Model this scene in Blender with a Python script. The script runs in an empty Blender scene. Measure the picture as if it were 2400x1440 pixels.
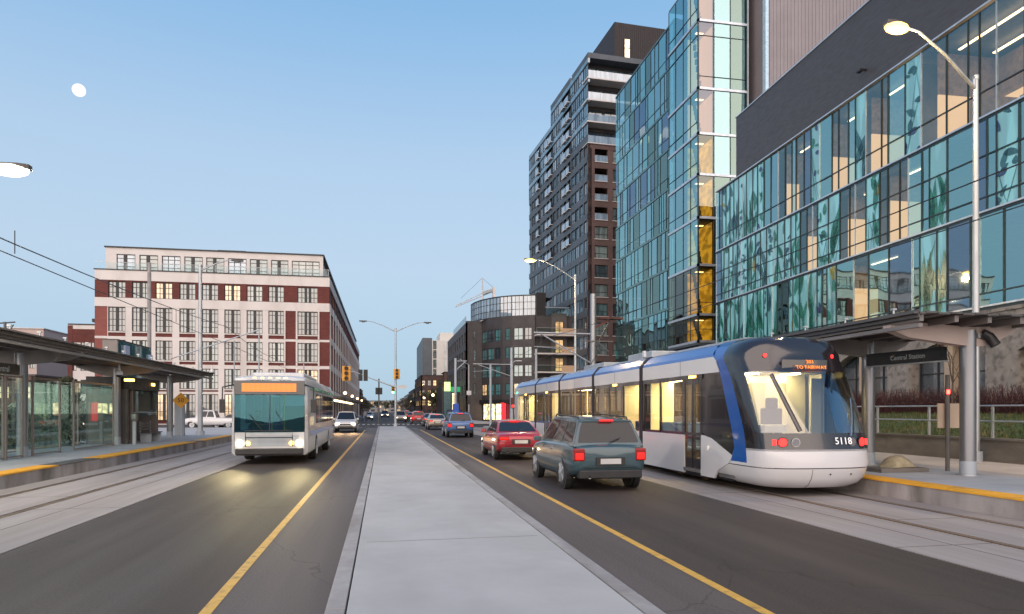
import bpy, bmesh, math, random
from math import sin, cos, pi, radians, atan, sqrt
from mathutils import Vector
sc = bpy.context.scene
# ---------------------------------------------------------------- camera, sky, sun, exposure
CAMH, F, VPX, HOR = 1.85, 1600.0, 897.0, 961.0
YAW = atan((1200 - VPX) / F)
S_, C_ = sin(YAW), cos(YAW)
cam = bpy.data.cameras.new('camera'); co = bpy.data.objects.new('camera', cam); sc.collection.objects.link(co)
sc.camera = co
cam.lens = 24.0; cam.sensor_width = 36; cam.shift_y = (HOR - 720) / 2400
cam.clip_start = .1; cam.clip_end = 5000
co.location = (0, 0, CAMH); co.rotation_euler = (pi / 2, 0, -YAW)
SUN_EL, SUN_ROT = 14, 200
w = bpy.data.worlds.new('World'); sc.world = w; w.use_nodes = True
nt = w.node_tree; bg = nt.nodes['Background']
sky = nt.nodes.new('ShaderNodeTexSky'); sky.sky_type = 'NISHITA'; sky.sun_disc = False
sky.sun_elevation = radians(SUN_EL); sky.sun_rotation = radians(SUN_ROT); sky.ozone_density = 3; sky.dust_density = 1
gm = nt.nodes.new('ShaderNodeGamma'); gm.inputs[1].default_value = .30
tn = nt.nodes.new('ShaderNodeMix'); tn.data_type = 'RGBA'; tn.blend_type = 'MULTIPLY'; tn.inputs[0].default_value = 1
tn.inputs[7].default_value = (.56, .78, .98, 1)
nt.links.new(sky.outputs[0], gm.inputs[0]); nt.links.new(gm.outputs[0], tn.inputs[6]); 
# dusk colours by height above the horizon, blended with the physical sky
tc = nt.nodes.new('ShaderNodeTexCoord'); sx = nt.nodes.new('ShaderNodeSeparateXYZ'); rp_ = nt.nodes.new('ShaderNodeValToRGB'); nt.links.new(tc.outputs['Generated'], sx.inputs[0]); nt.links.new(sx.outputs[2], rp_.inputs[0])
def lin(c): return tuple(((x / 255 + .055) / 1.055) ** 2.4 for x in c) + (1,)
stops = [(0, (176, 202, 222)), (.06, (184, 209, 227)), (.2, (199, 219, 238)), (.34, (186, 213, 240)), (.50, (141, 190, 235)), (.72, (110, 165, 218)), (1, (92, 146, 205))]
while len(rp_.color_ramp.elements) < len(stops): rp_.color_ramp.elements.new(.5)
for e, (p_, c_) in zip(rp_.color_ramp.elements, stops): e.position = p_; e.color = lin(c_)
m2 = nt.nodes.new('ShaderNodeMix'); m2.data_type = 'RGBA'; m2.blend_type = 'MULTIPLY'; m2.inputs[0].default_value = 1; m2.inputs[7].default_value = (1.915, 1.915, 1.915, 1); nt.links.new(rp_.outputs[0], m2.inputs[6])
m3 = nt.nodes.new('ShaderNodeMix'); m3.data_type = 'RGBA'; m3.inputs[0].default_value = .75; nt.links.new(tn.outputs[2], m3.inputs[6]); nt.links.new(m2.outputs[2], m3.inputs[7]); nt.links.new(m3.outputs[2], bg.inputs[0])
bg.inputs[1].default_value = .15
sun = bpy.data.lights.new('sun', 'SUN'); so = bpy.data.objects.new('sun', sun); sc.collection.objects.link(so)
sun.energy = 1.5; sun.angle = radians(110); sun.color = (1, .76, .58)
# nishita: rotation measured clockwise from +Y
az = radians(SUN_ROT); el = radians(SUN_EL)
sd = Vector((sin(az) * cos(el), cos(az) * cos(el), sin(el)))
so.rotation_euler = sd.to_track_quat('Z', 'Y').to_euler()
sc.view_settings.view_transform = 'Standard'; sc.view_settings.look = 'None'; sc.view_settings.gamma = 1
sc.view_settings.exposure = 1.8
sc.cycles.use_denoising = True
sc.cycles.max_bounces = 8; sc.cycles.transparent_max_bounces = 12; sc.cycles.glossy_bounces = 4
sc.cycles.sample_clamp_indirect = 6
sc.cycles.caustics_reflective = False; sc.cycles.caustics_refractive = False
rnd = random.Random(11)
# survey helpers: how far off / how wide things are, worked out from the camera's own geometry
def lat(px, D): t = (px - 1200) / F; return D * (S_ + C_ * t) / (C_ - S_ * t)
def dep(px, L): t = (px - 1200) / F; return L * (C_ - S_ * t) / (S_ + C_ * t)
def hgt(py, L, D): return CAMH + (HOR - py) * (S_ * L + C_ * D) / F
# ---------------------------------------------------------------- materials
def _n(nt, t, **k):
    n = nt.nodes.new(t)
    for a, b in k.items(): setattr(n, a, b)
    return n
def mix(nt, fac, a, b, blend='MIX'):
    m = _n(nt, 'ShaderNodeMix', data_type='RGBA', blend_type=blend)
    for i, v in ((0, fac), (6, a), (7, b)):
        if isinstance(v, bpy.types.NodeSocket): nt.links.new(v, m.inputs[i])
        elif i == 0: m.inputs[0].default_value = v
        else: m.inputs[i].default_value = (*v, 1) if len(v) == 3 else v
    return m.outputs[2]
def noise(nt, scale, st=(1, 1, 1), detail=4, src='Object'):
    tc = _n(nt, 'ShaderNodeTexCoord'); mp = _n(nt, 'ShaderNodeMapping'); no = _n(nt, 'ShaderNodeTexNoise')
    mp.inputs['Scale'].default_value = st; no.inputs['Scale'].default_value = scale; no.inputs['Detail'].default_value = detail
    nt.links.new(tc.outputs[src], mp.inputs[0]); nt.links.new(mp.outputs[0], no.inputs['Vector'])
    return no.outputs[0]
def rng(nt, v, a, b, c, d):
    r = _n(nt, 'ShaderNodeMapRange'); nt.links.new(v, r.inputs[0])
    for i, x in enumerate((a, b, c, d)): r.inputs[i + 1].default_value = x
    return r.outputs[0]
def base(name):
    m = bpy.data.materials.new(name); m.use_nodes = True
    return m, m.node_tree, m.node_tree.nodes['Principled BSDF']
def mat(name, col, rough=.6, metal=0, var=.12, scale=2.0, st=(1, 1, 1), bump=0, bs=60, em=None, es=0, spec=.5, coat=0, dirt=None, dscale=.6, dst=(1, 1, 1), dlo=.5, dhi=.7):
    m, nt, p = base(name)
    c = mix(nt, 1.0, (*col, 1), (1, 1, 1, 1), 'MULTIPLY')
    mm = c.node
    v = rng(nt, noise(nt, scale, st), .3, .7, 1 - var, 1 + var)
    cm = _n(nt, 'ShaderNodeCombineColor')
    for i in range(3): nt.links.new(v, cm.inputs[i])
    nt.links.new(cm.outputs[0], mm.inputs[7])
    if dirt:
        f = rng(nt, noise(nt, dscale, dst, 6), dlo, dhi, 0, 1); c = mix(nt, f, c, dirt)
    nt.links.new(c, p.inputs['Base Color'])
    p.inputs['Roughness'].default_value = rough; p.inputs['Metallic'].default_value = metal
    p.inputs['Specular IOR Level'].default_value = spec; p.inputs['Coat Weight'].default_value = coat
    if not coat: rr = rng(nt, noise(nt, scale * 3, st), .3, .7, max(0.02, rough * .8), min(1, rough * 1.2)); nt.links.new(rr, p.inputs['Roughness'])
    if bump:
        b = _n(nt, 'ShaderNodeBump'); b.inputs['Strength'].default_value = bump; b.inputs['Distance'].default_value = .02
        nt.links.new(noise(nt, bs), b.inputs['Height']); nt.links.new(b.outputs[0], p.inputs['Normal'])
    if em: p.inputs['Emission Color'].default_value = (*em, 1); p.inputs['Emission Strength'].default_value = es
    return m
def brickmat(name, c1, c2, mortar, bw=.22, bh=.075, ms=.012, rough=.85):
    m, nt, p = base(name)
    tc = _n(nt, 'ShaderNodeTexCoord'); sp = _n(nt, 'ShaderNodeSeparateXYZ'); ad = _n(nt, 'ShaderNodeMath'); cb = _n(nt, 'ShaderNodeCombineXYZ')
    nt.links.new(tc.outputs['Object'], sp.inputs[0]); nt.links.new(sp.outputs[0], ad.inputs[0]); nt.links.new(sp.outputs[1], ad.inputs[1])
    nt.links.new(ad.outputs[0], cb.inputs[0]); nt.links.new(sp.outputs[2], cb.inputs[1])
    b = _n(nt, 'ShaderNodeTexBrick'); nt.links.new(cb.outputs[0], b.inputs[0])
    b.inputs['Color1'].default_value = (*c1, 1); b.inputs['Color2'].default_value = (*c2, 1); b.inputs['Mortar'].default_value = (*mortar, 1)
    b.inputs['Scale'].default_value = 1; b.inputs['Mortar Size'].default_value = ms; b.inputs['Brick Width'].default_value = bw; b.inputs['Row Height'].default_value = bh
    v = rng(nt, noise(nt, .35, (1, 1, 1), 5), .3, .7, .82, 1.15); cm = _n(nt, 'ShaderNodeCombineColor')
    for i in range(3): nt.links.new(v, cm.inputs[i])
    nt.links.new(mix(nt, 1, b.outputs[0], cm.outputs[0], 'MULTIPLY'), p.inputs['Base Color']); p.inputs['Roughness'].default_value = rough
    return m
def glass(name, tint, refl=.25, gcol=(1, 1, 1), rough=.01, wav=0.0, gmax=1.0):
    m, nt, p = base(name); nt.nodes.remove(p); out = nt.nodes['Material Output']
    tr = _n(nt, 'ShaderNodeBsdfTransparent'); tr.inputs[0].default_value = (*tint, 1)
    gl = _n(nt, 'ShaderNodeBsdfGlossy'); gl.inputs[0].default_value = (*gcol, 1); gl.inputs['Roughness'].default_value = rough
    fr = _n(nt, 'ShaderNodeLayerWeight'); pw = _n(nt, 'ShaderNodeMath', operation='POWER'); nt.links.new(fr.outputs['Facing'], pw.inputs[0]); pw.inputs[1].default_value = 4
    f = rng(nt, pw.outputs[0], 0, 1, refl, gmax)
    if wav:
        b = _n(nt, 'ShaderNodeBump'); b.inputs['Strength'].default_value = wav; b.inputs['Distance'].default_value = .05
        nt.links.new(noise(nt, .55, (1, 1, .6), 1), b.inputs['Height']); nt.links.new(b.outputs[0], gl.inputs['Normal'])
    mx = _n(nt, 'ShaderNodeMixShader'); nt.links.new(f, mx.inputs[0]); nt.links.new(tr.outputs[0], mx.inputs[1]); nt.links.new(gl.outputs[0], mx.inputs[2])
    nt.links.new(mx.outputs[0], out.inputs[0])
    return m
def winmat(name, col, em=None, es=0, curtains=.0, wav=.25, spec=1.0, sc_=1.3):
    """a window pane seen from outside: mirror-like coat over whatever hangs behind it"""
    m, nt, p = base(name)
    c = mix(nt, rng(nt, noise(nt, sc_, (1, 1, .15), 2), .45, .55, 0, 1), col, tuple(min(1, x * (1 + curtains)) for x in col))
    nt.links.new(c, p.inputs['Base Color']); p.inputs['Roughness'].default_value = .06
    p.inputs['Specular IOR Level'].default_value = spec; p.inputs['IOR'].default_value = 1.9
    b = _n(nt, 'ShaderNodeBump'); b.inputs['Strength'].default_value = wav; b.inputs['Distance'].default_value = .04
    nt.links.new(noise(nt, .8, (1, 1, 1), 1), b.inputs['Height']); nt.links.new(b.outputs[0], p.inputs['Normal'])
    if em:
        e = mix(nt, rng(nt, noise(nt, 1.1, (1, 1, 1.6), 3), .42, .6, .15, 1), tuple(x * .25 for x in em), em)
        nt.links.new(e, p.inputs['Emission Color']); p.inputs['Emission Strength'].default_value = es
    return m
def emit(name, col, st): 
    m, nt, p = base(name); p.inputs['Base Color'].default_value = (*[x * .2 for x in col], 1); p.inputs['Roughness'].default_value = .3
    p.inputs['Emission Color'].default_value = (*col, 1); p.inputs['Emission Strength'].default_value = st
    return m
def roadmat(name, col, dark, light, lanes=1.6):
    m, nt, p = base(name)
    c = mix(nt, rng(nt, noise(nt, 1.0, (lanes, .03, 1), 3), .35, .68, 0, 1), col, light)
    c = mix(nt, rng(nt, noise(nt, .35, (1, .25, 1), 5), .5, .75, 0, .8), c, dark)
    c = mix(nt, rng(nt, noise(nt, 42, (1, 1, 1), 3), .40, .68, 0, .75), c, tuple(x * 1.9 for x in col)); c = mix(nt, rng(nt, noise(nt, .5, (2.2, .12, 1), 2), .52, .66, 0, .5), c, light)
    vo = _n(nt, 'ShaderNodeTexVoronoi', feature='DISTANCE_TO_EDGE'); vo.inputs['Scale'].default_value = .22
    tc = _n(nt, 'ShaderNodeTexCoord'); mp = _n(nt, 'ShaderNodeMapping'); mp.inputs['Scale'].default_value = (1, .5, 1)
    nz = _n(nt, 'ShaderNodeTexNoise'); nz.inputs['Scale'].default_value = 1.2; nt.links.new(tc.outputs['Object'], nz.inputs['Vector'])
    av = _n(nt, 'ShaderNodeVectorMath'); av.operation = 'MULTIPLY_ADD'; nt.links.new(nz.outputs['Color'], av.inputs[0]); av.inputs[1].default_value = (1.2, 1.2, 0); nt.links.new(tc.outputs['Object'], av.inputs[2])
    nt.links.new(av.outputs[0], mp.inputs[0]); nt.links.new(mp.outputs[0], vo.inputs['Vector'])
    c = mix(nt, rng(nt, vo.outputs[0], .001, .003, .35, 0), c, tuple(x * .4 for x in dark))
    nt.links.new(c, p.inputs['Base Color'])
    nt.links.new(rng(nt, noise(nt, .7, (lanes, .1, 1), 3), .3, .7, .6, .8), p.inputs['Roughness']); p.inputs['Specular IOR Level'].default_value = .28
    b = _n(nt, 'ShaderNodeBump'); b.inputs['Strength'].default_value = .35; b.inputs['Distance'].default_value = .006
    nt.links.new(noise(nt, 90, (1, 1, 1), 2), b.inputs['Height']); nt.links.new(b.outputs[0], p.inputs['Normal'])
    return m
M = {}
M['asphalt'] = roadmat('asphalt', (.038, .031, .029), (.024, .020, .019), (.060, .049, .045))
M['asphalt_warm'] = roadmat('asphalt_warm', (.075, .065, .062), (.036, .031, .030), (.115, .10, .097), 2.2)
M['concrete'] = mat('walk_concrete', (.40, .40, .40), .75, var=.07, scale=.9, bump=.12, bs=120, dirt=(.31, .30, .30), dscale=.7, dst=(1, .3, 1), dlo=.45, dhi=.85)
M['kerb'] = mat('kerb_concrete', (.32, .31, .31), .8, var=.12, scale=3, bump=.3, bs=60, dirt=(.17, .16, .155), dscale=1.6, dst=(1, .4, 1), dlo=.45, dhi=.8)
M['track'] = mat('track_concrete', (.29, .265, .258), .75, var=.10, scale=1.2, st=(1.5, .12, 1), bump=.15, bs=80, dirt=(.22, .195, .18), dscale=.9, dst=(1.4, .12, 1), dlo=.45, dhi=.75)
M['platform'] = mat('platform_concrete', (.37, .39, .41), .7, var=.08, scale=.8, bump=.12, bs=90, dirt=(.27, .27, .28), dlo=.45, dhi=.8)
M['plat_face'] = mat('platform_face', (.34, .31, .30), .85, var=.2, scale=1.1, st=(1, 1, .3), bump=.4, bs=25, dirt=(.13, .115, .10), dscale=1.3, dst=(1, 1, .35), dlo=.42, dhi=.68)
M['beige'] = mat('beige_paving', (.46, .41, .37), .8, var=.08, scale=.7, bump=.15, bs=60, dirt=(.36, .32, .28))
M['plaza'] = mat('plaza_paving', (.42, .42, .42), .8, var=.08, scale=.5, bump=.1)
M['grass'] = mat('grass_blades', (.055, .085, .022), .9, var=.5, scale=4, bump=1, bs=30, dirt=(.10, .085, .035), dscale=1.2)
M['tactile'] = mat('tactile_yellow', (.75, .36, .02), .6, var=.1, scale=3, bump=.4, bs=70, dirt=(.35, .2, .06), dscale=1.4, dlo=.58, dhi=.85)
M['yline'] = mat('yellow_paint', (.60, .35, .06), .6, var=.15, scale=5, dirt=(.22, .15, .07), dscale=9, dlo=.56, dhi=.72)
M['wline'] = mat('white_paint', (.6, .6, .58), .6, var=.15, scale=5, dirt=(.2, .2, .2), dscale=6, dlo=.52, dhi=.7)
M['groove'] = mat('groove_dark', (.05, .035, .025), .8, dirt=(.10, .055, .03), dscale=2)
M['rail'] = mat('rail_steel', (.22, .15, .10), .45, .6, var=.3, scale=4, st=(1, .1, 1))
M['galv'] = mat('galvanised', (.42, .44, .46), .45, .7, var=.12, scale=3, st=(1, 1, .3))
M['galvdull'] = mat('galvanised_dull', (.36, .40, .44), .6, .3, var=.12, scale=2, st=(1, 1, .2))
M['steel_dark'] = mat('dark_steel', (.10, .095, .095), .5, .3, var=.15, scale=2)
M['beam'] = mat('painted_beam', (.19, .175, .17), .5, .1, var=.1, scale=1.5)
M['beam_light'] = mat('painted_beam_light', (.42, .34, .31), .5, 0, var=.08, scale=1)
M['column'] = mat('column_steel', (.26, .27, .29), .35, .75, var=.12, scale=1.5, st=(1, 1, .2))
M['frame'] = mat('shelter_frame', (.24, .21, .20), .5, .4, var=.1)
M['black'] = mat('black_metal', (.018, .018, .02), .45, .1, var=.2)
M['rubber'] = mat('tyre_rubber', (.02, .02, .02), .85)
M['conc_wall'] = mat('board_concrete', (.17, .155, .14), .85, var=.22, scale=.8, st=(1, 1, 4), bump=.4, bs=12, dirt=(.08, .07, .06), dscale=.5, dst=(1, 1, 2), dlo=.45, dhi=.8)
M['stone'] = mat('rough_concrete_wall', (.25, .225, .205), .9, var=.22, scale=2.2, bump=.8, bs=9, dirt=(.12, .11, .10), dscale=2.5, dlo=.5, dhi=.65)
M['beigecol'] = mat('beige_column', (.42, .33, .25), .8, var=.1, bump=.3, bs=20)
M['cream'] = mat('cream_render', (.66, .625, .61), .8, var=.05, scale=.4, dirt=(.52, .48, .46), dscale=.5, dst=(1, 1, .3), dlo=.5, dhi=.8)
M['brick_red'] = brickmat('red_brick', (.16, .035, .028), (.115, .025, .022), (.09, .04, .035), .5, .16, .02)
M['brick_lightred'] = brickmat('faded_red_brick', (.27, .085, .07), (.24, .07, .06), (.2, .08, .07), .5, .16, .02)
M['brick_brown'] = brickmat('brown_brick', (.13, .075, .066), (.095, .052, .048), (.15, .11, .10), .4, .14, .02)
M['slate'] = mat('slate_panel', (.085, .098, .115), .5, .2, var=.1, scale=.5)
M['dkgrey'] = mat('dark_grey_cladding', (.062, .056, .058), .6, .1, var=.12, scale=.5)
M['midgrey'] = mat('mid_grey_cladding', (.105, .095, .095), .65, .0, var=.08, scale=.4)
M['winframe'] = mat('window_frame_dark', (.022, .023, .027), .5)
M['pane_a'] = winmat('pane_pale', (.055, .095, .10), curtains=1.4, wav=.15)
M['pane_b'] = winmat('pane_grey', (.05, .075, .085), curtains=1.6, wav=.15)
M['pane_c'] = winmat('pane_dark', (.025, .04, .05), curtains=1.0)
M['pane_d'] = winmat('pane_curtain', (.15, .19, .185), curtains=.7, wav=.15)
M['pane_w'] = winmat('pane_lit', (.30, .22, .13), (1, .62, .28), .28)
M['pane_blue'] = winmat('pane_blue', (.055, .12, .17), curtains=.9, wav=.9)
M['pane_lblue'] = winmat('pane_light_blue', (.22, .30, .38), curtains=.5, wav=.6)
M['pane_teal'] = winmat('pane_teal', (.07, .20, .21), curtains=.4)
M['shop'] = winmat('pane_shop', (.2, .15, .1), (1, .66, .3), 1.1, sc_=2)
M['shop_y'] = winmat('pane_shop_yellow', (.3, .3, .15), (1, .85, .4), 1.3, sc_=2)
M['cw'] = glass('curtain_glass', (.58, .80, .80), .48, (.54, .88, .86), .015, .35)
M['cw2'] = glass('curtain_glass_blue', (.52, .72, .76), .50, (.54, .82, .84), .015, .35)
M['cwclear'] = glass('curtain_glass_clear', (.92, .86, .76), .20, (.60, .84, .86), .015, .3)
M['cwdark'] = glass('curtain_glass_dark', (.34, .48, .48), .40, (.44, .60, .54), .015, .35)
M['cwpale'] = glass('curtain_glass_pale', (.4, .5, .56), .48, (.38, .50, .61), .03, .2)
M['amber'] = glass('stair_glass', (.70, .58, .34), .22, (.6, .65, .6), .02, .2)
M['stairpale'] = glass('stair_glass_pale', (.5, .42, .36), .36, (.40, .43, .50), .03, .2)
M['shelterglass'] = glass('shelter_glass', (.90, .96, .94), .05, (.9, 1, 1), .01, 0, .5)
M['railglass'] = glass('rail_glass', (.90, .94, .95), .03, (.7, .8, .85), .01, 0, .15)
M['cwmull'] = mat('mullion', (.035, .055, .065), .4, .5)
M['cwtrim'] = mat('silver_trim', (.55, .60, .66), .35, .6)
M['spandrel'] = winmat('printed_pane', (.15, .41, .44), curtains=.5, wav=.3)
M['leaf_a'] = mat('print_green', (.012, .17, .125), .25, var=.35, scale=3, spec=.8)
M['leaf_b'] = mat('print_teal', (.02, .11, .14), .25, var=.3, scale=3, spec=.8)
M['leaf_c'] = mat('print_navy', (.02, .05, .13), .25, var=.3, scale=3, spec=.8)
M['leaf_y'] = mat('print_yellow', (.28, .26, .06), .25, var=.3, scale=3)
M['fascia'] = mat('louvre_fascia', (.082, .078, .084), .55, .3, var=.08, scale=.6, st=(1, 1, 6))
M['ribbed'] = mat('ribbed_cladding', (.27, .245, .265), .55, .1, var=.06, scale=.6)
M['dkblue'] = mat('blue_grey_cladding', (.055, .095, .15), .35, .4, var=.1)
M['int_warm_glow'] = mat('interior_glow_wall', (.45, .34, .24), .8, em=(1, .68, .36), es=.24, var=.12, scale=.5)  # wall emits by itself: the room's lamplight is put into the material
M['int_shelf_dark'] = mat('shelf_and_dark_wall', (.35, .24, .15), .7, var=.3, scale=3)  # shelves, and the upper wall left dark above the glowing part
M['int_dim'] = mat('interior_wall', (.12, .11, .10), .8, var=.3, scale=1)
M['int_yellow_glow'] = winmat('stair_glow_wall', (.45, .33, .08), (1, .60, .07), .22, sc_=.8, wav=0, spec=.1)  # stairwell wall glows yellow itself, standing for the lighting inside
M['slab'] = mat('floor_slab', (.12, .13, .14), .8)
M['ceil_light'] = emit('ceiling_light', (1, .72, .40), 1.6)
M['lamp_warm'] = emit('lamp_lit', (1, .56, .13), 1.5)
M['lamp_white'] = emit('lamp_lit_white', (1, .9, .68), 2)
M['moon'] = mat('moon_surface', (.12, .12, .12), 1, var=.5, scale=.05, em=(1, .98, .94), es=.33)
# ---------------------------------------------------------------- mesh helpers
class MB:
    def __init__(s): s.v = []; s.f = []; s.m = []; s.mats = []
    def mi(s, m):
        m = M[m] if isinstance(m, str) else m
        if m not in s.mats: s.mats.append(m)
        return s.mats.index(m)
    def poly(s, pts, m): 
        n = len(s.v); s.v += [tuple(p) for p in pts]; s.f.append(tuple(range(n, n + len(pts)))); s.m.append(s.mi(m)); return s
    def hexa(s, p, m):
        n = len(s.v); s.v += [tuple(q) for q in p]; k = s.mi(m)
        for q in ((0, 3, 2, 1), (4, 5, 6, 7), (0, 1, 5, 4), (1, 2, 6, 5), (2, 3, 7, 6), (3, 0, 4, 7)): s.f.append(tuple(n + i for i in q)); s.m.append(k)
        return s
    def box(s, x0, x1, y0, y1, z0, z1, m):
        return s.hexa([(x0, y0, z0), (x1, y0, z0), (x1, y1, z0), (x0, y1, z0), (x0, y0, z1), (x1, y0, z1), (x1, y1, z1), (x0, y1, z1)], m)
    def fbox(s, G, u0, u1, z0, z1, d0, d1, m):
        return s.hexa([G(u0, z0, d0), G(u1, z0, d0), G(u1, z0, d1), G(u0, z0, d1), G(u0, z1, d0), G(u1, z1, d0), G(u1, z1, d1), G(u0, z1, d1)], m)
    def fquad(s, G, u0, u1, z0, z1, d, m, j=0):
        q = [G(u0, z0, d + rnd.uniform(-j, j)), G(u1, z0, d + rnd.uniform(-j, j)), G(u1, z1, d + rnd.uniform(-j, j))]
        a, b, c = map(Vector, q); return s.poly([a, b, c, a + c - b], m)
    def prism(s, poly, G, d0, d1, m):
        n = len(s.v); k = len(poly); mi = s.mi(m)
        s.v += [tuple(G(a, b, d0)) for a, b in poly] + [tuple(G(a, b, d1)) for a, b in poly]
        s.f.append(tuple(range(n, n + k))[::-1]); s.f.append(tuple(range(n + k, n + 2 * k))); s.m += [mi, mi]
        for i in range(k): j = (i + 1) % k; s.f.append((n + i, n + j, n + k + j, n + k + i)); s.m.append(mi)
        return s
    def tube(s, pts, r, m, n=8, caps=True):
        pts = [Vector(p) for p in pts]; rs = r if isinstance(r, (list, tuple)) else [r] * len(pts); k = s.mi(m); b0 = len(s.v)
        for i, p in enumerate(pts):
            t = (pts[min(i + 1, len(pts) - 1)] - pts[max(i - 1, 0)]).normalized()
            a = t.cross(Vector((0, 0, 1)) if abs(t.z) < .9 else Vector((1, 0, 0))).normalized(); b = t.cross(a)
            for j in range(n): th = 2 * pi * j / n; s.v.append(tuple(p + (a * cos(th) + b * sin(th)) * rs[i]))
        for i in range(len(pts) - 1):
            for j in range(n): s.f.append((b0 + i * n + j, b0 + i * n + (j + 1) % n, b0 + (i + 1) * n + (j + 1) % n, b0 + (i + 1) * n + j)); s.m.append(k)
        if caps: s.f.append(tuple(b0 + j for j in range(n))); s.f.append(tuple(b0 + (len(pts) - 1) * n + j for j in range(n))); s.m += [k, k]
        return s
    def bar(s, p0, p1, w, h, m):
        p0 = Vector(p0); p1 = Vector(p1); t = (p1 - p0).normalized()
        a = t.cross(Vector((0, 0, 1)) if abs(t.z) < .95 else Vector((1, 0, 0))).normalized(); b = t.cross(a)
        q = lambda p, i, j: p + a * (i * w / 2) + b * (j * h / 2)
        return s.hexa([q(p0, -1, -1), q(p0, 1, -1), q(p0, 1, 1), q(p0, -1, 1), q(p1, -1, -1), q(p1, 1, -1), q(p1, 1, 1), q(p1, -1, 1)], m)
    def loft(s, rings, mf, closed=True, caps=True):
        n = len(rings[0]); b = len(s.v)
        for r in rings: s.v += [tuple(p) for p in r]
        for i in range(len(rings) - 1):
            for j in range(n if closed else n - 1):
                s.f.append((b + i * n + j, b + i * n + (j + 1) % n, b + (i + 1) * n + (j + 1) % n, b + (i + 1) * n + j)); s.m.append(s.mi(mf(i, j) if callable(mf) else mf))
        if caps:
            for i in (0, len(rings) - 1): s.f.append(tuple(b + i * n + j for j in range(n))); s.m.append(s.mi(mf(0, 0) if callable(mf) else mf))
        return s
    def ball(s, c, r, m, nu=12, nv=8, sq=(1, 1, 1)):
        rings = [[(c[0] + r * sq[0] * sin(pi * (i + .01) / (nv + .02)) * cos(2 * pi * j / nu), c[1] + r * sq[1] * sin(pi * (i + .01) / (nv + .02)) * sin(2 * pi * j / nu), c[2] + r * sq[2] * cos(pi * (i + .01) / (nv + .02))) for j in range(nu)] for i in range(nv + 1)]
        return s.loft(rings, m)
    def build(s, name, parent=None, smooth=0, loc=None, rot=0, bevel=0, recalc=True):
        me = bpy.data.meshes.new(name); me.from_pydata(s.v, [], s.f)
        for m in s.mats: me.materials.append(m)
        me.polygons.foreach_set('material_index', s.m)
        if recalc:
            bm = bmesh.new(); bm.from_mesh(me); bmesh.ops.recalc_face_normals(bm, faces=bm.faces); bm.to_mesh(me); bm.free()
        if smooth: me.polygons.foreach_set('use_smooth', [True] * len(me.polygons)); me.set_sharp_from_angle(angle=radians(smooth))
        o = bpy.data.objects.new(name, me); sc.collection.objects.link(o); o.parent = parent
        if loc: o.location = loc
        o.rotation_euler.z = rot
        if bevel: b = o.modifiers.new('bevel', 'BEVEL'); b.width = bevel; b.segments = 2; b.limit_method = 'ANGLE'; b.angle_limit = radians(40)
        return o
def tag(o, label=None, cat=None, group=None, kind=None):
    for k, v in (('label', label), ('category', cat), ('group', group), ('kind', kind)):
        if v: o[k] = v
    return o
def thing(name, label, cat, loc=(0, 0, 0), rot=0, group=None):
    o = bpy.data.objects.new(name, None); sc.collection.objects.link(o); o.location = loc; o.rotation_euler.z = rot; o.empty_display_size = .2
    return tag(o, label, cat, group)
def struct(o): return tag(o, kind='structure')
def kids(o): return [c for c in bpy.data.objects if c.parent is o]
def dup(root, loc, rot=None, label=None):
    allo = list(bpy.data.objects); r = root.copy(); sc.collection.objects.link(r); r.location = loc
    if rot is not None: r.rotation_euler.z = rot
    if label: r['label'] = label
    def rec(a, b):
        for c in allo:
            if c.parent is a: d = c.copy(); sc.collection.objects.link(d); d.parent = b; rec(c, d)
    rec(root, r); return r
FONT = None
def text(s, size, m, name, parent, loc, rot, ext=.01, sx=1, align='CENTER'):
    cu = bpy.data.curves.new(name, 'FONT'); cu.body = s; cu.size = size; cu.extrude = ext; cu.align_x = align; cu.align_y = 'CENTER'; cu.resolution_u = 2
    t = bpy.data.objects.new('tmp', cu); sc.collection.objects.link(t); bpy.context.view_layer.update()
    me = bpy.data.meshes.new_from_object(t.evaluated_get(bpy.context.evaluated_depsgraph_get())); bpy.data.objects.remove(t)
    me.materials.clear(); me.materials.append(M[m] if isinstance(m, str) else m); me.name = name
    o = bpy.data.objects.new(name, me); sc.collection.objects.link(o); o.parent = parent; o.location = loc; o.rotation_euler = rot; o.scale = (sx, 1, 1)
    return o
# ---------------------------------------------------------------- ground, roads, tracks, platforms
def sheet(name, x0, x1, y0, y1, z, m, z1=None, **k):
    b = MB(); b.poly([(x0, y0, z), (x1, y0, z1 if z1 is not None else z), (x1, y1, z1 if z1 is not None else z), (x0, y1, z)], m)
    return struct(b.build(name, recalc=False))
M['ground'] = mat('city_ground', (.11, .10, .095), .9, var=.2, scale=.05)
sheet('ground', -2500, 2500, -300, 3500, -.03, 'ground')
YE = 71.5
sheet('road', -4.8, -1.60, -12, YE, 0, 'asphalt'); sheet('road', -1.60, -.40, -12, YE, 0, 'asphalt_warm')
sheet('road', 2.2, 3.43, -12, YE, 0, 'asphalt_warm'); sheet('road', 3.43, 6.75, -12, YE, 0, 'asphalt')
sheet('intersection', -60, 70, YE, 90, 0, 'asphalt')
sheet('far_road', -5.2, 8.2, 90, 900, 0, 'asphalt')
b = MB(); b.box(-7.0, -5.2, 90, 420, -.02, .13, 'concrete'); struct(b.build('sidewalk'))
b = MB(); b.box(8.2, 15, 90, 420, -.02, .13, 'concrete'); struct(b.build('sidewalk'))
b = MB(); b.box(-1.64, -1.53, -12, 64, .001, .004, 'yline'); struct(b.build('lane_marking'))
b = MB(); b.box(3.38, 3.49, -12, 64, .001, .004, 'yline'); struct(b.build('lane_marking'))
b = MB()
for x in (-4.2, -2.6, 4.4, 5.8): b.box(x, x + .5, 72.4, 72.8, .004, .008, 'wline')
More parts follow.
